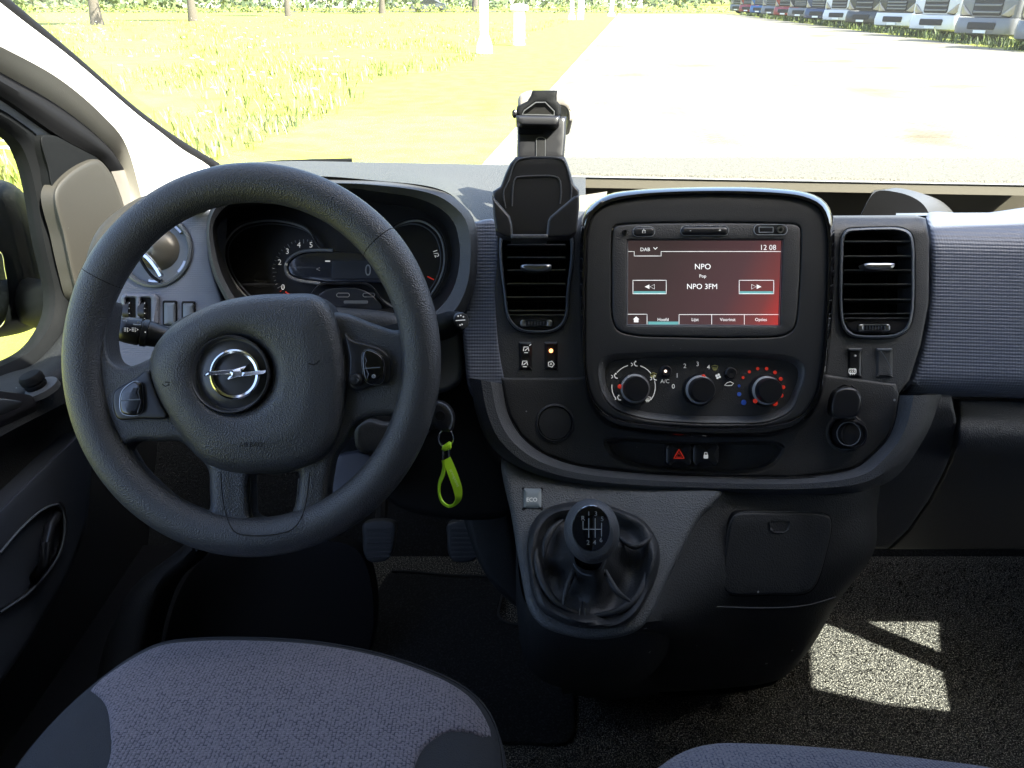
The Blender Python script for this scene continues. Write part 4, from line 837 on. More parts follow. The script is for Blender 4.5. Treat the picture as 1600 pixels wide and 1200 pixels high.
stroke(m, rrect(536, 461, 20, 6, 3), CD - .004, 1, 'grey_mark', closed=True, sm=False); stroke(m, rrect(576, 461, 18, 6, 3), CD - .004, 1, 'grey_mark', closed=True, sm=False)
relief(m, rrect(556, 472, 38, 5, 2), CD - .004, 'grey_trim', mode='r', bev=1, h=.0005, thick=0, sp=6)
text(m, '<', 497, 421, 8, CD - .006, 'grey_mark'); m.build('dial_markings', ic)
m = M(); relief(m, [(490, 470), (510, 452), (560, 450), (583, 462), (600, 485), (570, 492), (500, 490)], CD + .003, 'lcd', bev=3, h=.002, thick=.01, sp=10); m.build('warning_panel', ic)

# ================================================================== TOUCHSCREEN UNIT
iu = thing('infotainment_unit', 'centre unit with gloss black surround and red glowing touchscreen showing a radio station', 'car radio', P(1105, 490, .92))
BO = [(905, 400), (906, 360), (911, 336), (924, 319), (949, 304), (990, 297), (1100, 292), (1210, 294), (1262, 301), (1288, 314), (1301, 335), (1305, 370), (1303, 450), (1298, 530), (1292, 590), (1278, 635), (1250, 668), (1212, 681), (1150, 684), (1080, 683), (1000, 677), (945, 663), (918, 625), (909, 560), (905, 480)]
BI = [(917, 400), (918, 371), (926, 340), (949, 321), (990, 311), (1072, 305), (1182, 306), (1251, 313), (1279, 327), (1290, 357), (1292, 400), (1290, 480), (1283, 570), (1271, 620), (1248, 650), (1212, 662), (1125, 668), (1025, 663), (962, 652), (932, 630), (917, 587), (915, 500)]
c_ = (1104, 480); a, b = angle_loop(BO, c_, 140), angle_loop(BI, c_, 140)
lerp = lambda t_: [(p[0] * (1 - t_) + q[0] * t_, p[1] * (1 - t_) + q[1] * t_) for p, q in zip(a, b)]
m = M(); loft(m, [[P(x, y, .96) for x, y in a], [P(x, y, .915) for x, y in a], [P(x, y, .902) for x, y in lerp(.2)], [P(x, y, .896) for x, y in lerp(.5)], [P(x, y, .896) for x, y in lerp(.8)], [P(x, y, .900) for x, y in b], [P(x, y, .905) for x, y in b]], 'gloss_black'); m.build('surround', iu)
SM = [(956, 362), (958, 354), (966, 351), (990, 349), (1105, 347), (1224, 349), (1244, 350), (1251, 355), (1252, 365), (1251, 420), (1248, 472), (1245, 500), (1240, 514), (1226, 524), (1155, 528), (1060, 527), (990, 524), (965, 516), (957, 500), (955, 440)]
CR = [(936, 590), (938, 567), (950, 557), (1000, 553), (1100, 551), (1200, 554), (1240, 560), (1255, 572), (1256, 590), (1248, 615), (1235, 642), (1200, 659), (1125, 662), (1060, 660), (1000, 653), (960, 638), (942, 615)]
m = M(); relief(m, lerp(.97), .902, 'bezel_black', holes=[SM, CR], mode='p', bev=3, h=.002, thick=.02, sp=14); m.build('front_panel', iu)
m = M(); scr = [(980, 375), (1223, 375), (1218, 509), (979, 508)]
relief(m, [(1104 + (x - 1104) * .99, 438 + (y - 438) * .985) for x, y in SM], .902, 'fascia_dark', holes=[scr], mode='s', hmode='p', bev=3, h=.003, thick=.03, sp=12)
a2 = polyline(scr, True, 6); loft(m, [[P(x, y, .9) for x, y in a2], [P(1100 + (x - 1100) * .985, 441 + (y - 441) * .98, .907) for x, y in a2]], 'grey_trim'); m.build('screen_bezel', iu)
# the lit display: a warm dark picture turning red to the lower right
sm_ = mat('screen_lit', (.01, .01, .01), .35, spec=.3, dust=90); t = sm_.node_tree; b_ = t.nodes['Principled BSDF']; L = t.links.new
tc = t.nodes.new('ShaderNodeTexCoord').outputs['Generated']; sx = t.nodes.new('ShaderNodeSeparateXYZ'); L(tc, sx.inputs[0])
ma = t.nodes.new('ShaderNodeMath'); ma.operation = 'MULTIPLY_ADD'; ma.inputs[1].default_value = -.28; L(sx.outputs[2], ma.inputs[0]); L(sx.outputs[0], ma.inputs[2])
cr = t.nodes.new('ShaderNodeValToRGB'); e = cr.color_ramp.elements; e[0].position = .0; e[0].color = (.009, .006, .006, 1); e[1].position = 1; e[1].color = (.10, .008, .007, 1); q = e.new(.55); q.color = (.016, .008, .009, 1); q = e.new(.8); q.color = (.034, .009, .009, 1)
L(ma.outputs[0], cr.inputs[0]); L(cr.outputs[0], b_.inputs['Emission Color']); b_.inputs['Emission Strength'].default_value = 1.
m = M(); vs = [P(980, 376, .9075), P(1223, 376, .9075), P(1219, 510, .9075), P(978, 509, .9075)]; m.add(vs, [(3, 2, 1, 0)], 'screen_lit'); sc_o = m.build('screen', iu)
SD = .9068; m = M()
stroke(m, [(981, 393), (991, 393), (991, 400), (1033, 400), (1033, 393), (1222, 393)], SD, .9, 'screen_ui', sm=False)
text(m, 'DAB', 1008, 390, 5.5, SD, 'screen_ui'); stroke(m, [(1021, 386.5), (1024, 389.5), (1027, 386.5)], SD, 1.2, 'screen_ui', sm=False)
text(m, '12 08', 1200, 387, 8, SD, 'screen_ui'); text(m, 'NPO', 1098, 417, 8.6, SD, 'screen_ui'); text(m, 'Pop', 1098, 431.5, 5, SD, 'screen_ui'); text(m, 'NPO 3FM', 1097, 448, 8.2, SD, 'screen_ui')
for x0_, x1_ in ((989, 1041), (1155, 1209)):
    stroke(m, [(x0_, 438), (x1_, 438), (x1_, 459), (x0_, 459)], SD, .9, 'screen_ui', closed=True, sm=False); cx = (x0_ + x1_) / 2; sg = -1 if x0_ < 1000 else 1
    relief(m, [(x0_ + 1, 455), (x1_ - 1, 455), (x1_ - 1, 459), (x0_ + 1, 459)], SD + .0003, 'screen_teal', mode='p', bev=.5, h=0, thick=0, sp=10, bs=8)
    for q, fill in ((-4 * sg, False), (4 * sg, True)):
        tri = [(cx + q - 3.6 * sg, 444.5), (cx + q + 3.6 * sg, 448), (cx + q - 3.6 * sg, 451.5)]
        if fill: m.add([P(x, y, SD) for x, y in tri], [(0, 1, 2) if sg < 0 else (0, 2, 1)], 'screen_ui')
        else: stroke(m, tri, SD, 1., 'screen_ui', closed=True, sm=False)
stroke(m, [(980, 491), (1011, 491), (1011, 507)], SD, .8, 'screen_ui', sm=False); stroke(m, [(1061, 507), (1061, 491.5), (1220, 491.5)], SD, .8, 'screen_ui', sm=False)
for x in (1112, 1163): stroke(m, [(x, 491.5), (x, 508)], SD, .8, 'screen_ui', sm=False)
relief(m, [(1013, 502.5), (1060, 502.5), (1060, 508), (1013, 508)], SD + .0003, 'screen_teal', mode='p', bev=.5, h=0, thick=0, sp=10, bs=8)
for s_, x in (('Hoofd', 1036), ('Lijst', 1086), ('Voorinst', 1137), ('Opties', 1189)): text(m, s_, x, 499.5, 4.8, SD, 'screen_ui')
m.add([P(x, y, SD) for x, y in [(989, 499), (994, 494.5), (999, 499), (997.5, 499), (997.5, 503.5), (990.5, 503.5), (990.5, 499)]], [(6, 5, 4, 3, 2, 1, 0)], 'screen_ui')
m.build('screen_text', iu)
m = M(); relief(m, rrect(1006, 362, 33, 14, 6), .8995, 'satin_black', mode='r', bev=4, h=.003, thick=.006, sp=6, bs=3); stroke(m, rrect(1006, 362, 34, 15, 7), .8985, 1.2, 'dial_silver', closed=True, sm=False)
stroke(m, [(1006 + 3 * math.cos(math.radians(a_)), 362 + 3 * math.sin(math.radians(a_))) for a_ in range(-55, 236, 29)], .896, .9, 'white_mark'); stroke(m, [(1006, 357.5), (1006, 361)], .896, .9, 'white_mark', sm=False); m.build('power_button', iu)
m = M(); relief(m, rrect(1101, 360.5, 74, 14, 6.5), .8995, 'satin_black', mode='r', bev=5, h=.004, thick=.006, sp=6, bs=3); stroke(m, rrect(1101, 360.5, 75, 15, 7), .8985, 1.2, 'dial_silver', closed=True, sm=False); text(m, '-', 1079, 360, 5, .8952, 'white_mark'); text(m, '+', 1125, 360, 5, .8952, 'white_mark'); m.build('volume_button', iu)
m = M(); relief(m, rrect(1204, 359, 51, 15, 7), .8992, 'satin_black', mode='r', bev=2, h=.001, thick=.006, sp=6, bs=3); stroke(m, rrect(1204, 359, 52, 16, 7.5), .8985, 1.4, 'dial_silver', closed=True, sm=False); stroke(m, rrect(1197, 359, 22, 8, .5), .8975, 1.3, 'dial_silver', closed=True, sm=False); relief(m, rrect(1197, 359.5, 18, 4, .5), .8975, 'void_black', mode='r', bev=.5, h=.0005, thick=0, sp=6); lathe(m, 1219, 359, .8982, [(5.5, 0), (5, .0015), (3.4, .0015), (3, -.001), (0, -.001)], 'satin_chrome', 20); m.build('usb_socket', iu)
m = M(); lathe(m, 976, 363, .8995, [(4.5, 0), (3.5, .003), (2.2, .003), (1.8, .001), (0, .001)], 'satin_black', 20); m.build('small_knob', iu)

# ================================================================== CLIMATE CONTROLS
cc = thing('climate_panel', 'black heater control panel with three round knobs below the touchscreen', 'heater controls', P(1095, 605, .92))
a = angle_loop(CR, (1098, 605), 120); sc = lambda k, kk, d: [P(1098 + (x - 1098) * k, 603 + (y - 605) * kk, d) for x, y in a]
m = M(); loft(m, [sc(1.005, 1.01, .900), sc(.99, .965, .901), sc(.95, .86, .908), sc(.94, .83, .912)], 'fascia_mid'); loft(m, [sc(.94, .83, .912), sc(.5, .4, .912)], 'fascia_dark', cap1=True); m.build('recessed_plate', cc)  # bevel ring coloured lighter to carry the highlight on the recess rim
KD = .9115
def knob(cx, cy, ptr):
    m = M(); lathe(m, cx, cy, KD, [(25, .0), (24.5, .006), (22.5, .009)], 'satin_black', 44); lathe(m, cx, cy, KD, [(22.5, .009), (21, .0115), (19.6, .012)], 'dial_silver', 44, cap=False); lathe(m, cx, cy, KD, [(19.6, .012), (19, .022), (17.5, .025), (0, .0255)], 'satin_black', 44); k = m.build('control_knob', cc)
    m = M(); a_ = math.radians(ptr); x, y = cx + 21.8 * math.cos(a_), cy - 21.8 * math.sin(a_); lathe(m, x, y, KD - .010, [(3.6, 0), (3, .001), (0, .0014)], 'red_mark', 14); m.build('pointer', k)
knob(990, 607, 172); knob(1091, 609, 68); knob(1194, 610, 230)
m = M()
def seg(cx, cy, r, a0, a1): stroke(m, [(cx + r * math.cos(math.radians(q)), cy - r * math.sin(math.radians(q))) for q in np.linspace(a0, a1, 8)], KD, 1.3, 'white_mark')
for a0, a1 in ((15, -38), (105, 140), (38, 72), (175, 215)): seg(990, 604, 34, a0, a1)
def face(x, y): 
    stroke(m, [(x - 5, y - 2), (x - 2, y + 1), (x - 5, y + 3)], KD, 1.3, 'white_mark'); stroke(m, [(x + 0, y - 3), (x + 1, y + 2), (x + 5, y + 3)], KD, 1.6, 'white_mark'); lathe(m, x + 2, y - 4, KD, [(1.4, 0), (0, .0004)], 'white_mark', 8)
for x, y in ((991, 569), (960, 588), (1021, 591), (965, 622)): face(x, y)
def defrost(x, y, mt):
    stroke(m, [(x - 5, y - 2), (x, y - 3.4), (x + 5, y - 2), (x + 3, y + 3), (x - 3, y + 3)], KD, 1.1, mt, closed=True, sm=False)
    for q in (-2, 0, 2): stroke(m, [(x + q, y - 1), (x + q * .8, y + 5)], KD, .9, mt, sm=False)
defrost(1012, 623, 'white_mark'); defrost(1021, 586, 'yellow_mark'); defrost(1117, 574, 'yellow_mark')
for s_, x, y, h_ in (('0', 1052, 604, 7), ('1', 1058, 587, 7), ('2', 1070, 572, 7), ('3', 1090, 569, 7), ('4', 1107, 574, 7), ('A/C', 1039, 596, 6)): text(m, s_, x, y, h_, KD, 'white_mark')
for q in range(4):
    a_ = math.radians(q * 90 + 20); lathe(m, 1122 + 2.6 * math.cos(a_), 588 + 2.6 * math.sin(a_), KD, [(2, 0), (0, .0004)], 'white_mark', 8)
stroke(m, [(1132, 602), (1135, 599), (1139, 596), (1144, 598), (1147, 600), (1144, 602)], KD, 1.2, 'white_mark', closed=True)
for x, y, r, mt in ((1162, 629, 4.3, 'blue_mark'), (1155, 616, 3.3, 'blue_mark'), (1155, 603, 2.3, 'blue_mark'), (1161, 590, 2.3, 'red_mark'), (1171, 581, 2.5, 'red_mark'), (1184, 576, 2.7, 'red_mark'), (1198, 576, 2.8, 'red_mark'), (1211, 582, 3, 'red_mark'), (1220, 592, 3, 'red_mark'), (1224, 605, 3.1, 'red_mark'), (1221, 618, 3.3, 'red_mark'), (1211, 630, 4.4, 'red_mark')): lathe(m, x, y, KD, [(r, 0), (r * .9, .0004), (0, .0005)], mt, 16)
m.build('dial_markings', cc)
for x, y, led in ((1040, 580, 1), (1141, 583, 0)):
    m = M(); lathe(m, x, y, KD, [(9.5, 0), (9, .004), (7.5, .005), (0, .004)], 'satin_black', 30); 
    if led: lathe(m, x, y, KD - .005, [(2.2, 0), (0, .0006)], 'white_led', 12)
    m.build('push_button', cc)
# ================================================================== CENTRE CONSOLE
co = thing('centre_console', 'tapering lower console carrying the gear lever between the footwells', 'console', (.2, .8, .62))
gdp = lambda x, y: .925 - .00040 * (y - 740) - .00003 * abs(x - 930)
GP = [(786, 716), (830, 736), (880, 750), (1000, 762), (1128, 768), (1118, 786), (1092, 812), (1073, 847), (1040, 913), (1017, 963), (993, 987), (940, 999), (890, 994), (847, 978), (827, 953), (813, 893), (800, 813)]
m = M(); relief(m, GP, gdp, 'console_grain', mode='s', bev=12, h=.010, thick=.05, sp=14); m.build('gear_panel', co)
# right block of the console, turning back under itself
rk = lambda y: max(0, y - 900) * .0008
def blk(x, y, d): return P(x, y, d)
rows = []
for y, xl, xr in ((745, 1128, 1372), (770, 1122, 1370), (800, 1096, 1366), (860, 1062, 1363), (905, 1040, 1334), (940, 1022, 1306), (975, 1000, 1286), (1000, 985, 1272), (1035, 950, 1246), (1062, 930, 1215)):
    d0 = .935 + max(0, y - 935) * .0011; dl = gdp(xl, y) - .002 if y < 980 else .905 + (y - 980) * .0015; dm_ = d0 - .016
    rows.append([P(xl - 50, y, dl + .012), P(xl - 8, y, dl), P(xl + 30, y, min(dl + .012, dm_)), P((xl + xr) / 2 + 20, y, dm_), P(xr - 60, y, d0 - .002), P(xr - 14, y, d0 + .02), P(xr, y, d0 + .05), P(xr + 2, y - 10, d0 + .30)])
rows.append([P(880, 1085, 1.15), P(930, 1085, 1.13), P(1060, 1080, 1.14), P(1090, 1078, 1.145), P(1120, 1075, 1.15), P(1175, 1070, 1.17), P(1195, 1064, 1.19), P(1200, 1050, 1.3)])
rows.append([P(880, 1050, 1.35), P(930, 1050, 1.35), P(1060, 1050, 1.35), P(1090, 1050, 1.35), P(1120, 1050, 1.35), P(1150, 1050, 1.35), P(1160, 1050, 1.35), P(1165, 1050, 1.4)])
m = M(); patch(m, rows, 'lower_black', 60, 60); m.build('side_body', co)
FL = [(1150, 801), (1220, 799), (1280, 800), (1298, 806), (1301, 820), (1292, 866), (1276, 915), (1262, 928), (1200, 931), (1139, 930), (1127, 920), (1128, 890), (1136, 835), (1141, 812)]
fd = lambda x, y: .9115 + max(0, x - 1180) * .00006 + .001
fd = lambda x, y: .915
fdd = lambda x, y: .9205 - max(0, 1250 - x) * .00022
m = M(); relief(m, FL, lambda x, y: fdd(x, y) + .0015, 'matte_black', bev=2, h=.001, thick=.03, sp=20); relief(m, [(1215 + (x - 1215) * .975, 865 + (y - 865) * .965) for x, y in FL], fdd, 'lower_black', bev=4, h=.004, thick=.012, sp=16); stroke(m, [(1131, 900), (1134, 860), (1141, 816), (1152, 803), (1220, 800), (1284, 802), (1297, 809)], lambda x, y: fdd(x, y) - .001, 1.4, 'fascia_mid'); fo = m.build('ashtray_door', co)
m = M(); relief(m, [(1203, 814), (1234, 814), (1233, 827), (1226, 832), (1210, 832), (1204, 828)], lambda x, y: fdd(x, y) - .006, 'fascia_mid', mode='p', bev=3, h=-.003, thick=.0, sp=5); m.build('finger_notch', fo)
m = M(); stroke(m, [(1120, 948), (1200, 950), (1259, 946), (1306, 933)], lambda x, y: fdd(x, y) - .002 + max(0, x - 1240) * .0005, 2, 'fascia_mid'); m.build('seam', co)
# front lower body under the gear panel
rows = [[P(805, 860, .96), P(818, 900, .90), P(830, 950, .88), P(846, 975, .87)]]
m = M(); R2 = []
for k, (ys, off, dd_) in enumerate([(0, 0, .0), (30, .2, .015), (60, .5, .05), (90, .8, .12)]):
    R2.append([P(x, y + ys, d + dd_) for x, y, d in ((806, 850, .93), (820, 940, .88), (850, 975, .865), (940, 990, .86), (1010, 970, .865), (1060, 900, .88), (1100, 820, .91))])
patch(m, R2, 'lower_black', 50, 16); 
patch(m, [[P(787, 735, .99), P(800, 813, .97), P(813, 893, .95), P(828, 955, .93), (P(850, 1000, .95)), P(870, 1050, 1.0), P(900, 1083, 1.05)], [P(787, 735, 1.25), P(800, 813, 1.25), P(815, 893, 1.25), P(832, 955, 1.25), P(850, 1000, 1.25), P(872, 1050, 1.22), P(900, 1080, 1.22)]], 'lower_black', 30, 4)
patch(m, [[P(820, 940, .93), P(850, 985, .90), P(940, 998, .89), P(1010, 975, .90)], [P(850, 1010, .97), P(880, 1040, .96), P(950, 1050, .95), P(1010, 1040, .95)], [P(880, 1075, 1.06), P(905, 1087, 1.06), P(960, 1092, 1.06), P(1030, 1085, 1.08)]], 'lower_black', 24, 20); m.build('front_body', co)
m = M(); relief(m, [(1010, 1075), (1060, 1066), (1110, 1060), (1200, 1046), (1222, 1050), (1214, 1066), (1180, 1077), (1120, 1086), (1040, 1088)], 1.19, 'rubber', bev=6, h=.01, thick=.04, sp=10); m.build('base_foot', co)
# eco button
m = M(); relief(m, rrect(832, 779.5, 34, 37, 3), lambda x, y: gdp(x, y) - .0095, 'matte_black', mode='r', bev=2, h=.001, thick=.01, sp=8); eo = m.build('eco_button', co)
m = M(); relief(m, rrect(832, 778.5, 28, 30, 2), lambda x, y: gdp(x, y) - .0115, 'eco_grey', mode='r', bev=1.5, h=.002, thick=.01, sp=4, bs=3); text(m, 'ECO', 831, 781, 6, .8905, 'white_mark'); m.build('cap', eo)

# ================================================================== GEAR LEVER
gl = thing('gear_lever', 'black leather booted gear lever with a round six speed knob', 'gear lever', P(920, 930, .88))
BT = [(883, 786), (850, 797), (829, 823), (822, 863), (826, 893), (831, 922), (844, 952), (880, 973), (913, 982), (945, 983), (967, 980), (994, 963), (1017, 920), (1030, 880), (1030, 853), (1008, 815), (973, 796), (930, 786)]
cb = (922, 885); a = angle_loop(BT, cb, 96); top_c = (920, 868)
rows = []; rg = random.Random(4)
prof = [(1.0, 0, -.004), (.99, 0, -.014), (.95, 0, -.021), (.89, 0, -.022), (.82, 0, -.016), (.72, .1, -.008), (.60, .3, -.008), (.48, .55, -.018), (.37, .8, -.034), (.29, .95, -.052), (.245, 1, -.070), (.235, 1, -.082)]
for i, (s, mv, dh) in enumerate(prof):
    r_ = []
    for k, (x, y) in enumerate(a):
        th = math.atan2(y - cb[1], x - cb[0]); wv = .0
        cxx = cb[0] * (1 - mv) + top_c[0] * mv; cyy = cb[1] * (1 - mv) + top_c[1] * mv
        fold = math.sin(th * 3 + .8 + i * .35) * .5 + math.sin(th * 7 + i * .7) * .25
        amp = .0115 * math.sin(math.pi * min(1, i / 10.)) if i > 2 else 0
        rr = s * (1 + .09 * fold * (1 if 4 < i < 10 else .2))
        px_, py_ = cxx + (x - cb[0]) * rr, cyy + (y - cb[1]) * rr
        r_.append(P(px_, py_, gdp(px_, py_) - .012 + dh - amp * fold))
    rows.append(r_)
b3 = [[Vector(q) for q in smooth_n([tuple(rows[i][k]) for i in range(len(rows))], 40)] for k in range(96)]
m = M(); loft(m, [[b3[k][i] for k in range(96)] for i in range(40)], 'leather'); 
ly = lambda o: (lambda x, y: gdp(x, y) - o)
def ridge(pts, o, w0):
    q = smooth(pts, False, 4); n = len(q); tube(m, [P(x, y, gdp(x, y) - o - .004 * math.sin(math.pi * i / (n - 1))) for i, (x, y) in enumerate(q)], lambda t_: (w0 * (.25 + .75 * math.sin(math.pi * t_) ** .7)), 'leather', 12)
ridge([(846, 822), (838, 850), (840, 885), (850, 915), (868, 940), (893, 955), (912, 962)], .026, .0045)
ridge([(880, 812), (862, 828), (852, 850), (850, 872)], .034, .0040)
ridge([(966, 838), (978, 848), (990, 854), (1004, 850), (1018, 838)], .036, .0035)
ridge([(1012, 870), (1008, 905), (990, 938), (960, 956), (925, 962)], .026, .0045)
ridge([(905, 875), (893, 900), (884, 925), (880, 945)], .046, .0035)
ridge([(940, 880), (952, 905), (965, 925), (985, 940)], .046, .0035); m.build('boot', gl)
m = M(); stroke(m, [(911, 905), (911, 935), (909, 950), (909, 965), (910, 980)], lambda x, y: gdp(x, y) - (.022 if y < 945 else .030), 2.2, 'satin_black'); stroke(m, [(906, 950), (905, 966), (906, 980)], lambda x, y: gdp(x, y) - .031, 1.6, 'fascia_mid'); stroke(m, [(914, 950), (914, 966), (914, 980)], lambda x, y: gdp(x, y) - .031, 1.6, 'fascia_mid'); m.build('boot_seam', gl)
m = M(); lathe(m, 921, 872, .80, [(28, -.035), (27, -.01), (24, -.004), (25, .0), (22, .004), (18, .01)], 'satin_black', 40); lathe(m, 921, 874, .80, [(25.5, -.006), (26.5, -.002), (25.5, .002)], 'grey_trim', 40); m.build('collar', gl)
kd = .765; m = M(); lathe(m, 924, 829, kd, [(20, -.05), (30, -.036), (37, -.024), (41, -.012), (43, .0), (42, .010), (38, .018), (32, .024), (28.5, .0262)], 'strip_grain', 56, ell=1.15); kn = m.build('knob', gl)
m = M(); lathe(m, 924, 826, kd - .0255, [(29, 0), (28, .0015), (20, .003), (10, .0035), (0, .0036)], 'gloss_black', 48, ell=1.22); gc = m.build('gear_cap', kn)
m = M(); gk = kd - .0305
stroke(m, [(911, 814), (911, 827), (940, 827)], gk, 1.1, 'grey_mark', sm=False); stroke(m, [(920, 810), (920, 840)], gk, 1.1, 'grey_mark', sm=False); stroke(m, [(930, 810), (930, 840)], gk, 1.1, 'grey_mark', sm=False); stroke(m, [(940, 817), (940, 838)], gk, 1.1, 'grey_mark', sm=False)
for s_, x, y in (('R', 911, 810), ('1', 920, 803), ('3', 931, 803), ('5', 941, 811), ('2', 919, 848), ('4', 929, 848), ('6', 939, 844)): text(m, s_, x, y, 7, gk, 'grey_mark')
stroke(m, circle(924, 826, 29.5, 36, 40), kd - .0262, 1.4, 'chrome', closed=True); m.build('gear_pattern', kn)

# ================================================================== STEERING WHEEL
sw = thing('steering_wheel', 'black grained three spoke steering wheel with round chrome lightning bolt emblem', 'steering wheel', P(393, 562, .78))
WD = .745; WC = (394.5, 562.5)
def rimpt(a, r=1): return WC[0] + 264 * math.cos(a) * r, WC[1] - 277 * math.sin(a) * r
m = M(); loops = []; N = 200
for k in range(N):
    a_ = 2 * math.pi * k / N; c0 = P(*rimpt(a_), WD); e_ = (P(*rimpt(a_, 1.05), WD) - c0).normalized(); deg = math.degrees(a_) % 360
    bulge = 1 + .05 * (math.exp(-((deg - 35) / 14) ** 2) + math.exp(-((deg - 148) / 14) ** 2)); rr = .0198 * bulge
    loops.append([c0 + (e_ * math.cos(q) - F_ * math.sin(q) * .85) * rr for q in np.linspace(0, 2 * math.pi, 28, endpoint=False)])
loops.append(loops[0]); loft(m, loops, 'wheel_grain'); m.build('rim', sw)
for deg in (41.5, 152.5):
    m = M(); a_ = math.radians(deg); c0 = P(*rimpt(a_), WD); e_ = (P(*rimpt(a_, 1.05), WD) - c0).normalized()
    tube(m, [c0 + (e_ * math.cos(q) - F_ * math.sin(q) * .85) * .0201 for q in np.linspace(0, 2 * math.pi, 36, endpoint=False)], .0007, 'void_black', 6, closed=True); m.build('rim_seam', sw)
# spoke spider traced as one plate with openings
OUT = [(172, 470), (168, 530), (176, 564), (198, 573), (240, 558), (300, 525), (380, 500), (460, 498), (530, 488), (585, 506), (618, 516), (630, 512), (636, 480), (652, 470), (664, 540), (660, 620), (655, 665), (620, 690), (600, 715), (560, 752), (530, 775), (500, 800), (492, 832), (420, 850), (340, 840), (318, 815), (290, 800), (240, 760), (215, 735), (190, 700), (150, 690), (138, 640), (132, 580), (140, 500)]
HL = [(197, 700), (215, 690), (250, 690), (282, 690), (305, 710), (325, 732), (328, 765), (327, 797), (316, 805), (290, 796), (261, 780), (235, 762), (212, 739)]
HR = [(540, 690), (552, 668), (572, 655), (600, 650), (621, 652), (626, 662), (619, 680), (603, 706), (587, 727), (552, 758), (524, 780), (513, 782), (512, 770), (516, 740), (522, 715)]
HM = [(394, 740), (430, 742), (466, 738), (467, 760), (462, 790), (455, 806), (440, 812), (400, 812), (393, 806), (391, 780)]
sd = lambda x, y: .752 + .012 * math.exp(-(((x - 385) / 95.) ** 2 + ((y - 610) / 95.) ** 2)) 
m = M(); relief(m, OUT, sd, 'wheel_grain', holes=[HL, HR, HM], bev=11, h=.010, thick=.022, sp=9, bs=5); m.build('spokes', sw)
m = M(); stroke(m, [(345, 738), (346, 760), (350, 790), (358, 818), (368, 832), (390, 837), (430, 835), (458, 826), (472, 806), (480, 775), (484, 738)], lambda x, y: .7385 - .0118 * min(1, max(0, (y - 796) / 20.)), 1.8, 'void_black'); 
stroke(m, [(391, 748), (391, 790), (393, 806), (400, 813), (440, 813), (455, 807), (463, 790), (468, 748)], .750, 4, 'wheel_grain'); m.build('spoke_insert', sw)
# airbag cushion
PADO = [(233, 580), (238, 550), (258, 520), (290, 496), (340, 473), (400, 461), (450, 459), (490, 460), (508, 470), (522, 490), (535, 530), (541, 570), (542, 610), (536, 655), (525, 690), (505, 715), (470, 732), (430, 739), (385, 740), (350, 735), (320, 722), (290, 690), (262, 650), (243, 615)]
m = M(); relief(m, PADO, .744, 'wheel_grain', holes=[circle(368.5, 585, 57)], hmode='r', bev=20, h=.016, thick=.03, sp=9, bs=5, dome=lambda x, y, q: .010 * (1 - math.exp(-q / 60.)) if True else 0)
ab = m.build('airbag_cover', sw)
ht = .016 + .010 * (1 - math.exp(-50 / 60.))
# cushion height is the same at the emblem hole: close it with the emblem dish
m = M(); lathe(m, 368.5, 585, .744, [(58, .004), (60, .0155), (58.5, .0175), (57, .0165), (55.5, .010), (53, .0095), (46, .0115), (38, .0135), (0, .0145)], 'emblem_grey', 64); em = m.build('emblem_disc', sw)
m = M(); ed_ = .744 - .0145; lathe(m, 368.5, 585, ed_, [(39.5, -.002), (39, .0035), (36.5, .0045), (33, .004), (31.5, -.002)], 'chrome', 64, cap=False)
bolt = [(320, 584), (328, 579), (366, 577), (397, 563), (384, 578), (416, 578), (412, 586), (376, 589), (353, 602), (362, 588), (322, 589)]
bolt = [(320, 585), (325, 580.5), (365, 577), (389, 571), (383, 582), (418, 578), (415, 585), (379, 590), (351, 595), (358, 586), (321, 589)]
relief(m, [(318, 588), (324, 580), (365, 576.5), (389, 569), (378, 581), (418, 577), (415, 585), (372, 589.5), (351, 595.5), (360, 585)], ed_ - .001, 'chrome', mode='p', bev=1.5, h=.004, thick=.005, sp=5, bs=3); m.build('emblem', em)
m = M(); text(m, 'AIRBAG', 392, 695, 7.5, .7185, 'matte_black'); stroke(m, [(482, 568), (492, 570), (499, 563)], .7185, 1.8, 'matte_black'); stroke(m, [(253, 600), (260, 604), (266, 598), (258, 597)], .7195, 1.8, 'matte_black'); m.build('embossed_text', ab)
def pod(ol, btn, line, nm='switch_pod'):
    cx = sum(q[0] for q in ol) / len(ol); cy = sum(q[1] for q in ol) / len(ol)
    m = M(); relief(m, ol, .7375, 'satin_black', bev=4, h=.003, thick=.012, sp=9, bs=4); stroke(m, ol, .7375, 1.4, 'slat', closed=True); p_ = m.build(nm, sw)
    m = M(); relief(m, btn, .7335, 'gloss_black', bev=3, h=.004, thick=.005, sp=7, bs=3); stroke(m, btn, .7335, 1.5, 'satin_chrome', closed=True); stroke(m, line, .7288, 1.8, 'grey_trim', sm=False); m.build('rocker_button', p_); return p_
pod([(178, 612), (190, 603), (210, 592), (232, 578), (240, 600), (252, 630), (262, 652), (220, 655), (185, 655), (177, 640)], [(190, 612), (198, 603), (210, 596), (220, 598), (223, 615), (223, 640), (216, 648), (200, 649), (190, 645), (187, 630)], [(188, 626), (219, 624)])
rp = pod([(538, 520), (548, 530), (575, 538), (597, 546), (609, 560), (611, 585), (607, 597), (585, 603), (555, 610), (545, 600), (545, 560)], [(566, 552), (572, 546), (585, 549), (597, 558), (601, 575), (600, 592), (594, 600), (578, 600), (570, 594), (566, 575)], [(570, 576), (594, 574)])
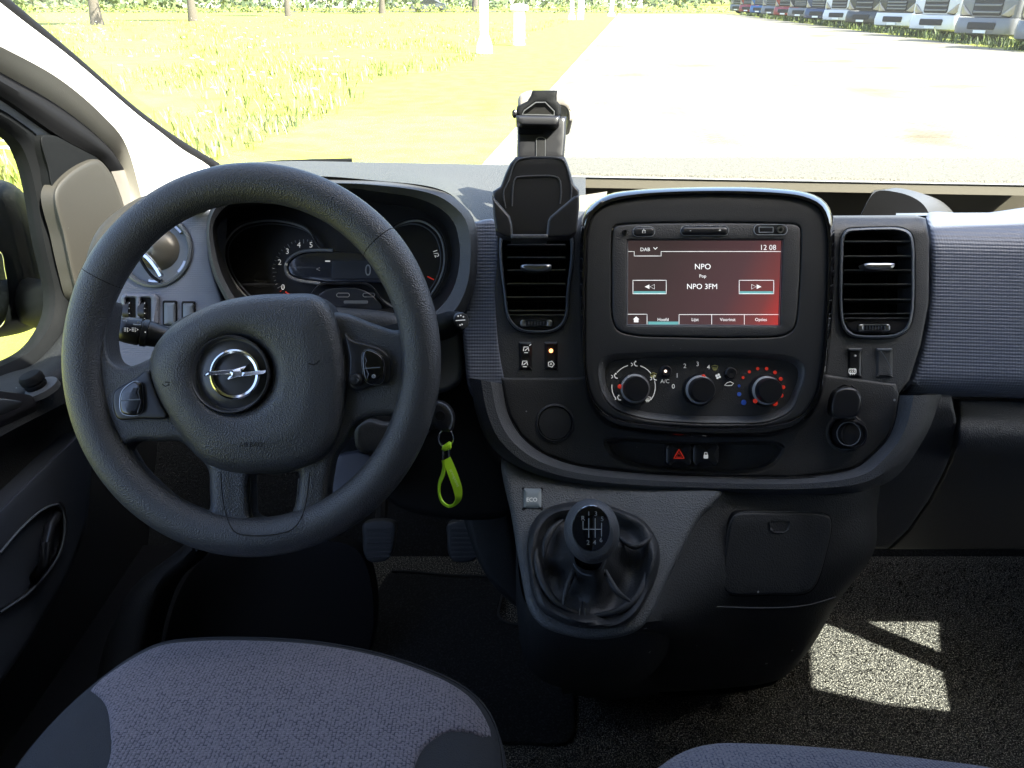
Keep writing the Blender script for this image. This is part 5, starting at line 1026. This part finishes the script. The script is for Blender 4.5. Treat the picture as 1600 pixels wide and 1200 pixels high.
m = M(); lathe(m, 557, 593, .7345, [(11, 0), (10, .006), (7, .008), (0, .0085)], 'satin_black', 24); stroke(m, circle(556, 594, 4, n=12), .7255, 1, 'grey_mark', closed=True); lathe(m, 584, 588, .7288, [(3, 0), (2.2, .0005), (2, .0)], 'grey_mark', 14); m.build('thumb_button', rp)

# ================================================================== COLUMN, STALKS, KEY
sc_ = thing('steering_column', 'black plastic column shroud behind the steering wheel', 'steering column', P(470, 620, .95))
m = M(); relief(m, [(260, 520), (330, 480), (520, 480), (640, 500), (672, 560), (668, 640), (650, 690), (590, 695), (500, 668), (380, 640), (300, 600)], .87, 'lower_black', bev=18, h=.015, thick=.16, sp=16); m.build('shroud', sc_)
m = M(); relief(m, [(556, 668), (575, 655), (600, 660), (640, 655), (660, 672), (650, 700), (600, 705), (560, 704)], .84, 'fascia_mid', bev=6, h=.008, thick=.04, sp=10); m.build('adjuster_housing', sc_)
m = M(); relief(m, [(525, 712), (560, 706), (582, 712), (592, 742), (584, 768), (556, 782), (520, 786), (512, 750)], .93, 'lock_grey', mode='p', bev=4, h=.004, thick=.05, sp=12); m.build('lower_bracket', sc_)
st_ = thing('light_stalk', 'black indicator and headlight stalk left of the steering hub', 'stalk', P(300, 535, .82))
def stalk(pts, mt, par, name, seg=28):
    m = M(); p = [P(x, y, d) for x, y, d, r in pts]; t_ = (p[-1] - p[0]).normalized(); u = t_.cross(F_).normalized(); v = t_.cross(u)
    loft(m, [[c + (u * math.cos(2 * math.pi * k / seg) + v * math.sin(2 * math.pi * k / seg)) * (r * d / FPX) for k in range(seg)] for c, (x, y, d, r) in zip(p, pts)], mt, cap0=True, cap1=True); return m.build(name, par)
stalk([(180, 513, .80, 8), (182, 513.4, .80, 14), (187, 514, .80, 18), (198, 515.5, .80, 20.5), (219, 519, .803, 21.5), (220, 519, .803, 19.5), (222, 520, .803, 19.5), (223, 520, .803, 21.8), (231, 521, .804, 21.6), (232, 521, .805, 20), (260, 528, .81, 17), (310, 540, .83, 15)], 'satin_black', st_, 'lever')
m = M(); s1 = .7845
for x in (198, 210): 
    stroke(m, [(x + 1, 512), (x + 4, 512), (x + 6, 515), (x + 4, 518.5), (x + 1, 518.5)], s1, 1.1, 'white_mark', closed=True)
    for q in (0, 2.3, 4.6): stroke(m, [(x - 1, 512.6 + q), (x - 4, 512.6 + q)], s1, 1, 'white_mark', sm=False)
stroke(m, [(208, 507), (220, 508)], s1 + .001, 2.2, 'grey_mark', sm=False); lathe(m, 227, 519, s1 - .0008, [(1.2, 0), (0, .0003)], 'white_mark', 8); lathe(m, 216, 503, s1 + .002, [(1.8, 0), (0, .0003)], 'grey_mark', 8); stroke(m, [(192, 501), (198, 502)], s1 + .002, 1.6, 'grey_mark', sm=False); m.build('light_symbols', st_)
ws = thing('wiper_stalk', 'black wiper stalk poking out right of the steering wheel rim', 'stalk', P(690, 512, .84))
stalk([(600, 530, .86, 20), (690, 511, .815, 21), (705, 506, .80, 20), (716, 503, .79, 17), (720, 502, .788, 14)], 'rubber', ws, 'lever')
m = M(); lathe(m, 720, 501.5, .786, [(14, -.002), (13, .002), (11.5, .003), (0, .0035)], 'satin_black', 32, axis=(-F_ * .8 + R_ * .55).normalized()); stroke(m, [(712, 501), (727, 500)], .779, 1.3, 'white_mark', sm=False)
for x, y in ((716, 494), (720, 493), (724, 495), (719, 508), (722, 507)): lathe(m, x, y, .7795, [(1.3, 0), (0, .0003)], 'white_mark', 8)
m.build('end_button', ws)
kyo = thing('ignition_key', 'black car key sticking out of the ignition beside the wheel rim', 'key', P(690, 650, .87))
m = M(); relief(m, [(676, 628), (688, 626), (700, 633), (708, 645), (709, 660), (705, 674), (696, 675), (680, 668), (670, 655), (668, 640)], .84, 'satin_black', bev=9, h=.009, thick=.018, sp=7, bs=3); stroke(m, [(684, 629), (696, 634), (704, 645), (706, 658), (702, 671)], .8325, 3.5, 'grey_trim'); m.build('key_head', kyo)
m = M(); lathe(m, 687, 650, .831, [(9, 0), (8.4, .001), (7.6, .001), (7, 0), (0, .0008)], 'matte_black', 24); m.build('lock_button', kyo)
m = M(); lathe(m, 668, 648, .86, [(26, -.04), (25, .002), (20, .004), (0, .0)], 'satin_black', 32); m.build('ignition_lock', kyo)
ks = thing('key_strap', 'bright lime green rubber key loop hanging from a steel ring on the ignition key', 'key ring', P(703, 740, .84))
m = M(); tube(m, [P(697 + 11.5 * math.cos(q), 685 + 14 * math.sin(q), .842 + .004 * math.sin(q)) for q in np.linspace(0, 2 * math.pi, 40, endpoint=False)], .0009, 'steel', 8, closed=True); m.build('split_ring', ks)
m = M(); relief(m, [(691, 697), (701, 690), (705, 692), (705, 700), (703, 703), (697, 704), (692, 706), (690, 702)], .84, 'lime', mode='p', bev=1.5, h=.0015, thick=.006, sp=4, bs=3); m.build('strap_tab', ks)
m = M(); stroke(m, [(692.5, 703), (692.5, 718)], .84, 3, 'steel', sm=False); stroke(m, [(701.5, 702), (701.5, 716)], .84, 3, 'steel', sm=False); m.build('clasp', ks)
# the band: front run and rear run joined by the bend at the bottom, 8 mm wide, 2 mm thick
fr = smooth([(699, 716, .836), (704, 730, .834), (711, 745, .832), (716, 760, .832), (717, 775, .834), (711, 786, .840), (703, 789, .848)], False, 2)
m = M(); L0 = smooth([(694, 719, .836), (697, 733, .834), (703, 750, .832), (709, 768, .832), (711, 782, .834), (707, 788, .842), (700, 789, .850), (691, 781, .853), (687, 768, .853), (688, 757, .852), (694, 742, .850), (695, 730, .846), (692, 719, .840)], False, 2)
L1 = smooth([(704, 714, .836), (711, 730, .834), (717, 746, .832), (722, 763, .832), (721, 779, .834), (713, 788, .842), (702, 793, .850), (690, 785, .857), (685, 768, .860), (686, 752, .859), (690, 740, .857), (692, 728, .850), (691, 719, .842)], False, 2)
n_ = 60; L0 = resample(L0, False, n=n_); L1 = resample(L1, False, n=n_); p0 = [P(*q) for q in L0]; p1 = [P(*q) for q in L1]; lp = []
for k in range(n_ + 1):
    t_ = (p0[min(k + 1, n_)] - p0[max(k - 1, 0)]).normalized(); s_ = (p1[k] - p0[k]).normalized(); nn = t_.cross(s_).normalized() * .0009
    lp.append([p0[k] + nn, p1[k] + nn, p1[k] - nn, p0[k] - nn])
loft(m, lp, 'lime', cap0=True, cap1=True); m.build('strap_loop', ks, sharp=30)
m = M(); text(m, 'bestelbus.nl', 709.5, 747, 4.6, .8300, 'lime_text', rot=114, wide=.95); m.build('strap_text', ks)

# ================================================================== PHONE HOLDER
ph = thing('phone_holder', 'empty black phone cradle on an upright arm at the top of the dashboard', 'phone holder', P(840, 385, .90))
PH = [(806, 245), (845, 244), (882, 245), (886, 253), (891, 268), (897, 288), (905, 297), (905, 325), (902, 350), (899, 366), (889, 371), (845, 373), (805, 373), (776, 366), (773, 350), (770, 325), (770, 299), (782, 291), (789, 272), (797, 255)]
m = M(); relief(m, PH, .875, 'satin_black', mode='p', bev=4, h=.004, thick=.012, sp=10, bs=4, back=True); stroke(m, [(790, 325), (787, 300), (795, 283), (803, 258), (812, 249), (878, 249), (886, 262), (892, 285), (893, 300), (891, 322)], .870, 2.2, 'fascia_mid'); stroke(m, [(800, 322), (802, 290), (806, 278), (815, 276), (868, 276), (874, 280), (877, 300), (875, 318)], .870, 2.6, 'fascia_mid'); m.build('backplate', ph)
for ol in ([(769, 305), (773, 312), (796, 338), (799, 350), (801, 371), (788, 369), (775, 362), (771, 335)], [(898, 307), (905, 304), (904, 330), (901, 362), (890, 370), (854, 371), (857, 345), (860, 339), (880, 322)]):
    m = M(); relief(m, ol, .853, 'satin_black', mode='p', bev=3, h=.003, thick=.024, sp=8, bs=3); stroke(m, ol[:5] if ol[0][0] < 800 else [ol[5], ol[6], ol[7], ol[8], ol[0]], .852, 1.6, 'grey_trim', sm=False); m.build('side_jaw', ph)
m = M(); relief(m, [(798, 366), (856, 366), (856, 373), (798, 373)], .85, 'fascia_mid', mode='p', bev=2, h=.002, thick=.03, sp=6, bs=3); m.build('bottom_lip', ph)
m = M(); relief(m, [(808, 180), (885, 182), (884, 215), (881, 250), (808, 250)], .905, 'satin_black', mode='p', bev=5, h=.005, thick=.022, sp=10, bs=4, back=True); relief(m, [(810, 197), (848, 197), (848, 210), (810, 210)], .899, 'rubber', mode='p', bev=2, h=.001, thick=0, sp=8, bs=4); relief(m, [(838, 216), (841, 214), (849, 214), (852, 216), (852, 246), (838, 246)], .899, 'void_black', mode='p', bev=1, h=.0005, thick=0, sp=8, bs=4); m.build('arm', ph)
m = M(); stroke(m, [(838, 246), (838, 217), (842, 214.5), (848, 214.5), (852, 217), (852, 246)], .8985, 1.2, 'satin_chrome', sm=False); m.build('arm_slot', ph)
m = M(); relief(m, [(809, 165), (811, 150), (822, 143), (845, 141), (875, 141), (890, 144), (897, 152), (896, 175), (894, 189), (888, 192), (886, 175), (880, 168), (812, 172)], .93, 'beige_trim', mode='s', bev=6, h=.010, thick=.045, sp=8, bs=3, back=True); m.build('head_cover', ph)
m = M(); OLh = [(832, 141), (871, 141), (870, 150), (870, 158), (876, 164), (877, 178), (875, 184), (811, 182), (806, 178), (808, 166), (824, 158), (829, 150)]
relief(m, OLh, .898, 'rubber', holes=[[(816, 179), (819, 173), (837, 160), (852, 160), (866, 174), (866, 180)]], mode='p', hmode='p', bev=3, h=.006, thick=.016, sp=7, bs=3); stroke(m, [(816, 179), (819, 173), (837, 160), (852, 160), (866, 174), (866, 180)], .893, 2, 'satin_chrome', closed=True, sm=False); m.build('clamp_frame', ph)
m = M(); relief(m, [(806, 180), (875, 181), (874, 193), (868, 197), (815, 196), (807, 190)], .888, 'satin_black', mode='p', bev=4, h=.005, thick=.02, sp=8, bs=3); lathe(m, 804, 178, .895, [(3.5, -.004), (4.5, .002), (3, .006), (0, .007)], 'satin_black', 20, ell=1.5); m.build('clamp_bar', ph)
m = M(); tube(m, [P(845, 235, .93), P(845, 300, .955), P(845, 350, .97)], .016, 'satin_black', 14); m.build('mount_post', ph)

# slip of paper in the tray
m = M(); q = [P(903, 305, 1.06), P(950, 298, 1.06), P(951, 312, 1.0), P(905, 345, .985)]
m = M(); relief(m, [(898, 307), (949, 299), (946, 312), (925, 326), (912, 350), (898, 350)], lambda x, y: 1.05 - (y - 300) * .0012, 'paper', mode='p', bev=1, h=.0005, thick=.004, sp=14); m.build('paper_slip', None, 'folded pale paper lying in the tray behind the screen surround', 'paper')

# ================================================================== FOOTWELL
for nm, lb, cx, w_ in (('clutch_pedal', 'ribbed rubber pedal nearest the steering wheel', 592, 50), ('brake_pedal', 'ribbed rubber pedal on the right, below the green key loop', 726, 54)):
    t_ = thing(nm, lb, 'pedal', P(cx, 848, 1.28)); m = M()
    relief(m, [(cx - w_ / 2 + 1, 818), (cx + w_ / 2 - 1, 817), (cx + w_ / 2, 840), (cx + w_ / 2 - 5, 866), (cx + w_ / 2 - 14, 876), (cx - w_ / 2 + 10, 877), (cx - w_ / 2 + 2, 866), (cx - w_ / 2, 840)], 1.28, 'fascia_mid', bev=4, h=.006, thick=.02, sp=10, bs=4)
    for q in range(7): stroke(m, [(cx - w_ / 2 + 6, 826 + q * 7.4), (cx + w_ / 2 - 7, 826 + q * 7.2)], 1.272, 2.6, 'strip_grain', sm=False)
    m.build('pad', t_); m = M(); tube(m, [P(cx, 850, 1.30), P(cx + 6, 780, 1.36), P(cx + 10, 700, 1.40)], .011, 'matte_black', 8); m.build('pedal_arm', t_)
m = M(); fm = [(612, 893), (640, 893), (700, 899), (770, 903), (786, 915), (783, 940), (779, 962), (790, 972), (822, 978), (860, 985), (880, 1040), (898, 1088), (893, 1150), (880, 1161), (800, 1160), (560, 1160), (300, 1160), (290, 1000), (540, 1000), (575, 950)]
def fmap(z0): return lambda px, py, h: (PZ(px, py, z0 + h) if h >= 0 else PZ(px, py, z0) + Vector((0, 0, h)))
relief(m, fm, mt='mat_carpet', bev=6, h=.004, thick=.006, sp=22, bs=8, mp=fmap(FZ + .006)); stroke_pts = smooth(fm[:10], False, 8); tube(m, [PZ(x, y, FZ + .011) for x, y in stroke_pts], .003, 'lower_black', 6); m.build('floor_mat', None, 'dark carpet mat with bound edge in the driver footwell', 'floor mat')
# sill step moulding at the left of the footwell and wheel arch trim
kt = thing('footwell_trim', 'curved dark moulding rising from the door sill into the footwell', 'trim', P(220, 1000, 1.2))
m = M(); relief(m, [(268, 868), (300, 845), (322, 850), (300, 880), (262, 915), (240, 965), (226, 1030), (216, 1120), (150, 1160), (152, 1060), (170, 990), (205, 920)], 1.12, 'door_card', bev=24, h=.025, thick=.05, sp=14); m.build('step_moulding', kt)
m = M(); relief(m, [(330, 862), (360, 858), (560, 860), (560, 1050), (255, 1060), (262, 980), (290, 905)], 1.28, 'matte_black', bev=3, h=.003, thick=.04, sp=20); m.build('side_carpet', kt)
m = M(); box(m, (-.82, .1, FZ), (-.60, 1.22, FZ + .03), 'matte_black'); m.build('sill_cover', kt)

# ================================================================== SEATS
def seat(name, label, front, z0, fab, cx_bol, back_y, zt=.0):
    s_ = thing(name, label, 'seat', (front[len(front) // 2][0], .3, FZ)); return s_
def seatmap(z0): return lambda x, y, h: Vector((x, y, z0 + h))
zc = 1.03
fr_px = [(21, 1200), (75, 1136), (139, 1077), (203, 1031), (256, 1007), (320, 999), (400, 998), (500, 1004), (600, 1022), (680, 1048), (735, 1075), (768, 1105), (786, 1145), (794, 1200)]
fr_w = [(PZ(x, y, zc - .03).x, PZ(x, y, zc - .03).y) for x, y in fr_px]
ds = thing('driver_seat', 'grey knitted cloth driver seat cushion with dark side bolsters below the steering wheel', 'seat', (-.25, .2, FZ))
lft, rgt = fr_w[0], fr_w[-1]
OUTS = [(lft[0] - .005, -.15), (lft[0] - .01, .1)] + [(lft[0], lft[1] - .06)] + fr_w + [(rgt[0] + .005, rgt[1] - .08), (rgt[0] + .005, .1), (rgt[0], -.15)]
dm = lambda x, y, q: .012 * min(1, q / .1)
m = M(); relief(m, OUTS, mt='fabric_dark', bev=.055, h=.05, thick=.16, sp=.022, bs=.012, mp=seatmap(zc - .05), dome=dm); m.build('cushion_base', ds)
# centre panel, a little proud, with dark bolsters left visible either side
cpx = [(172, 1215), (176, 1150), (168, 1112), (150, 1088), (139, 1074), (170, 1052), (203, 1033), (256, 1009), (320, 1001), (400, 1000), (500, 1006), (600, 1024), (676, 1050), (724, 1074), (752, 1100), (768, 1135), (757, 1143), (705, 1150), (668, 1175), (648, 1215)]
cpw = [(PZ(x, y, zc).x, PZ(x, y, zc).y) for x, y in cpx]; inn = [(cpw[0][0], cpw[0][1])] + cpw[1:] + [(.0, .3)]
ctr = [(cpw[0][0] - .01, -.14)] + cpw + [(cpw[-1][0] + .01, -.14)]
def onbase(x, y):
    d_ = bdist(np.array([[x, y]]), [BASE])[0]; t_ = min(d_ / .055, 1); return .05 * math.sqrt(max(0, 1 - (1 - t_) ** 2)) + .012 * min(1, d_ / .1)
BASE = smooth(OUTS, True, .012)
m = M(); relief(m, ctr, mt='fabric_grey', mode='s', bev=.006, h=.004, thick=0, sp=.014, bs=.010, mp=lambda x, y, h: Vector((x, y, zc - .05 + onbase(x, y) + h - .001))); m.build('centre_panel', ds)
m = M(); pp = smooth([(lft[0], lft[1] - .02)] + fr_w + [(rgt[0] + .004, rgt[1] - .05)], False, .012); tube(m, [Vector((x * .985 - .003, y - .012, zc - .05 + onbase(x * .985 - .003, y - .012) + .001)) for x, y in pp], .0013, 'fabric_dark', 6); m.build('piping', ds)
m = M(); relief(m, [(-.50, -.25), (.03, -.25), (.06, -.14), (-.53, -.14)], mt='fabric_dark', mode='p', bev=.03, h=.70, thick=.1, sp=.05, bs=.03, mp=seatmap(zc - .05)); m.build('backrest', ds)
m = M(); box(m, (-.45, -.1, FZ), (-.02, .40, zc - .16), 'lower_black'); m.build('seat_plinth', ds)
ps = thing('passenger_seat', 'blue grey cloth passenger bench seat edge at the bottom right', 'seat', (.8, .1, FZ))
zp = 1.0; pf = [(990, 1230), (1028, 1194), (1060, 1174), (1106, 1161), (1170, 1160), (1300, 1168), (1450, 1185), (1560, 1200), (1700, 1230)]
pw = [(PZ(x, y, zp - .03).x, PZ(x, y, zp - .03).y) for x, y in pf]; PO = [(pw[0][0], -.15), (pw[0][0], .1)] + pw + [(1.08, pw[-1][1] - .05), (1.1, .1), (1.1, -.15)]
m = M(); relief(m, PO, mt='fabric_blue', bev=.05, h=.045, thick=.16, sp=.022, bs=.012, mp=seatmap(zp - .05), dome=lambda x, y, q: .005); m.build('cushion', ps)
m = M(); relief(m, [(.18, -.25), (1.06, -.25), (1.06, -.14), (.18, -.14)], mt='fabric_blue', mode='p', bev=.03, h=.70, thick=.1, sp=.05, bs=.03, mp=seatmap(zp - .05)); m.build('backrest', ps)
m = M(); box(m, (.25, -.1, FZ), (1.05, .28, zp - .17), 'lower_black'); m.build('seat_plinth', ps)

wa = thing('windscreen_wiper', 'parked wiper lying low outside the windscreen above the steering wheel', 'wiper', PY(500, 256, 1.66)); m = M()
tube(m, [PY(340, 262, 1.64), PY(440, 255, 1.655), PY(550, 252, 1.67)], .007, 'rubber', 8); m.build('blade', wa); m = M(); tube(m, [PY(430, 262, 1.70), PY(490, 253, 1.68), PY(556, 259, 1.72)], .008, 'leaf_mid', 8); m.build('arm', wa)
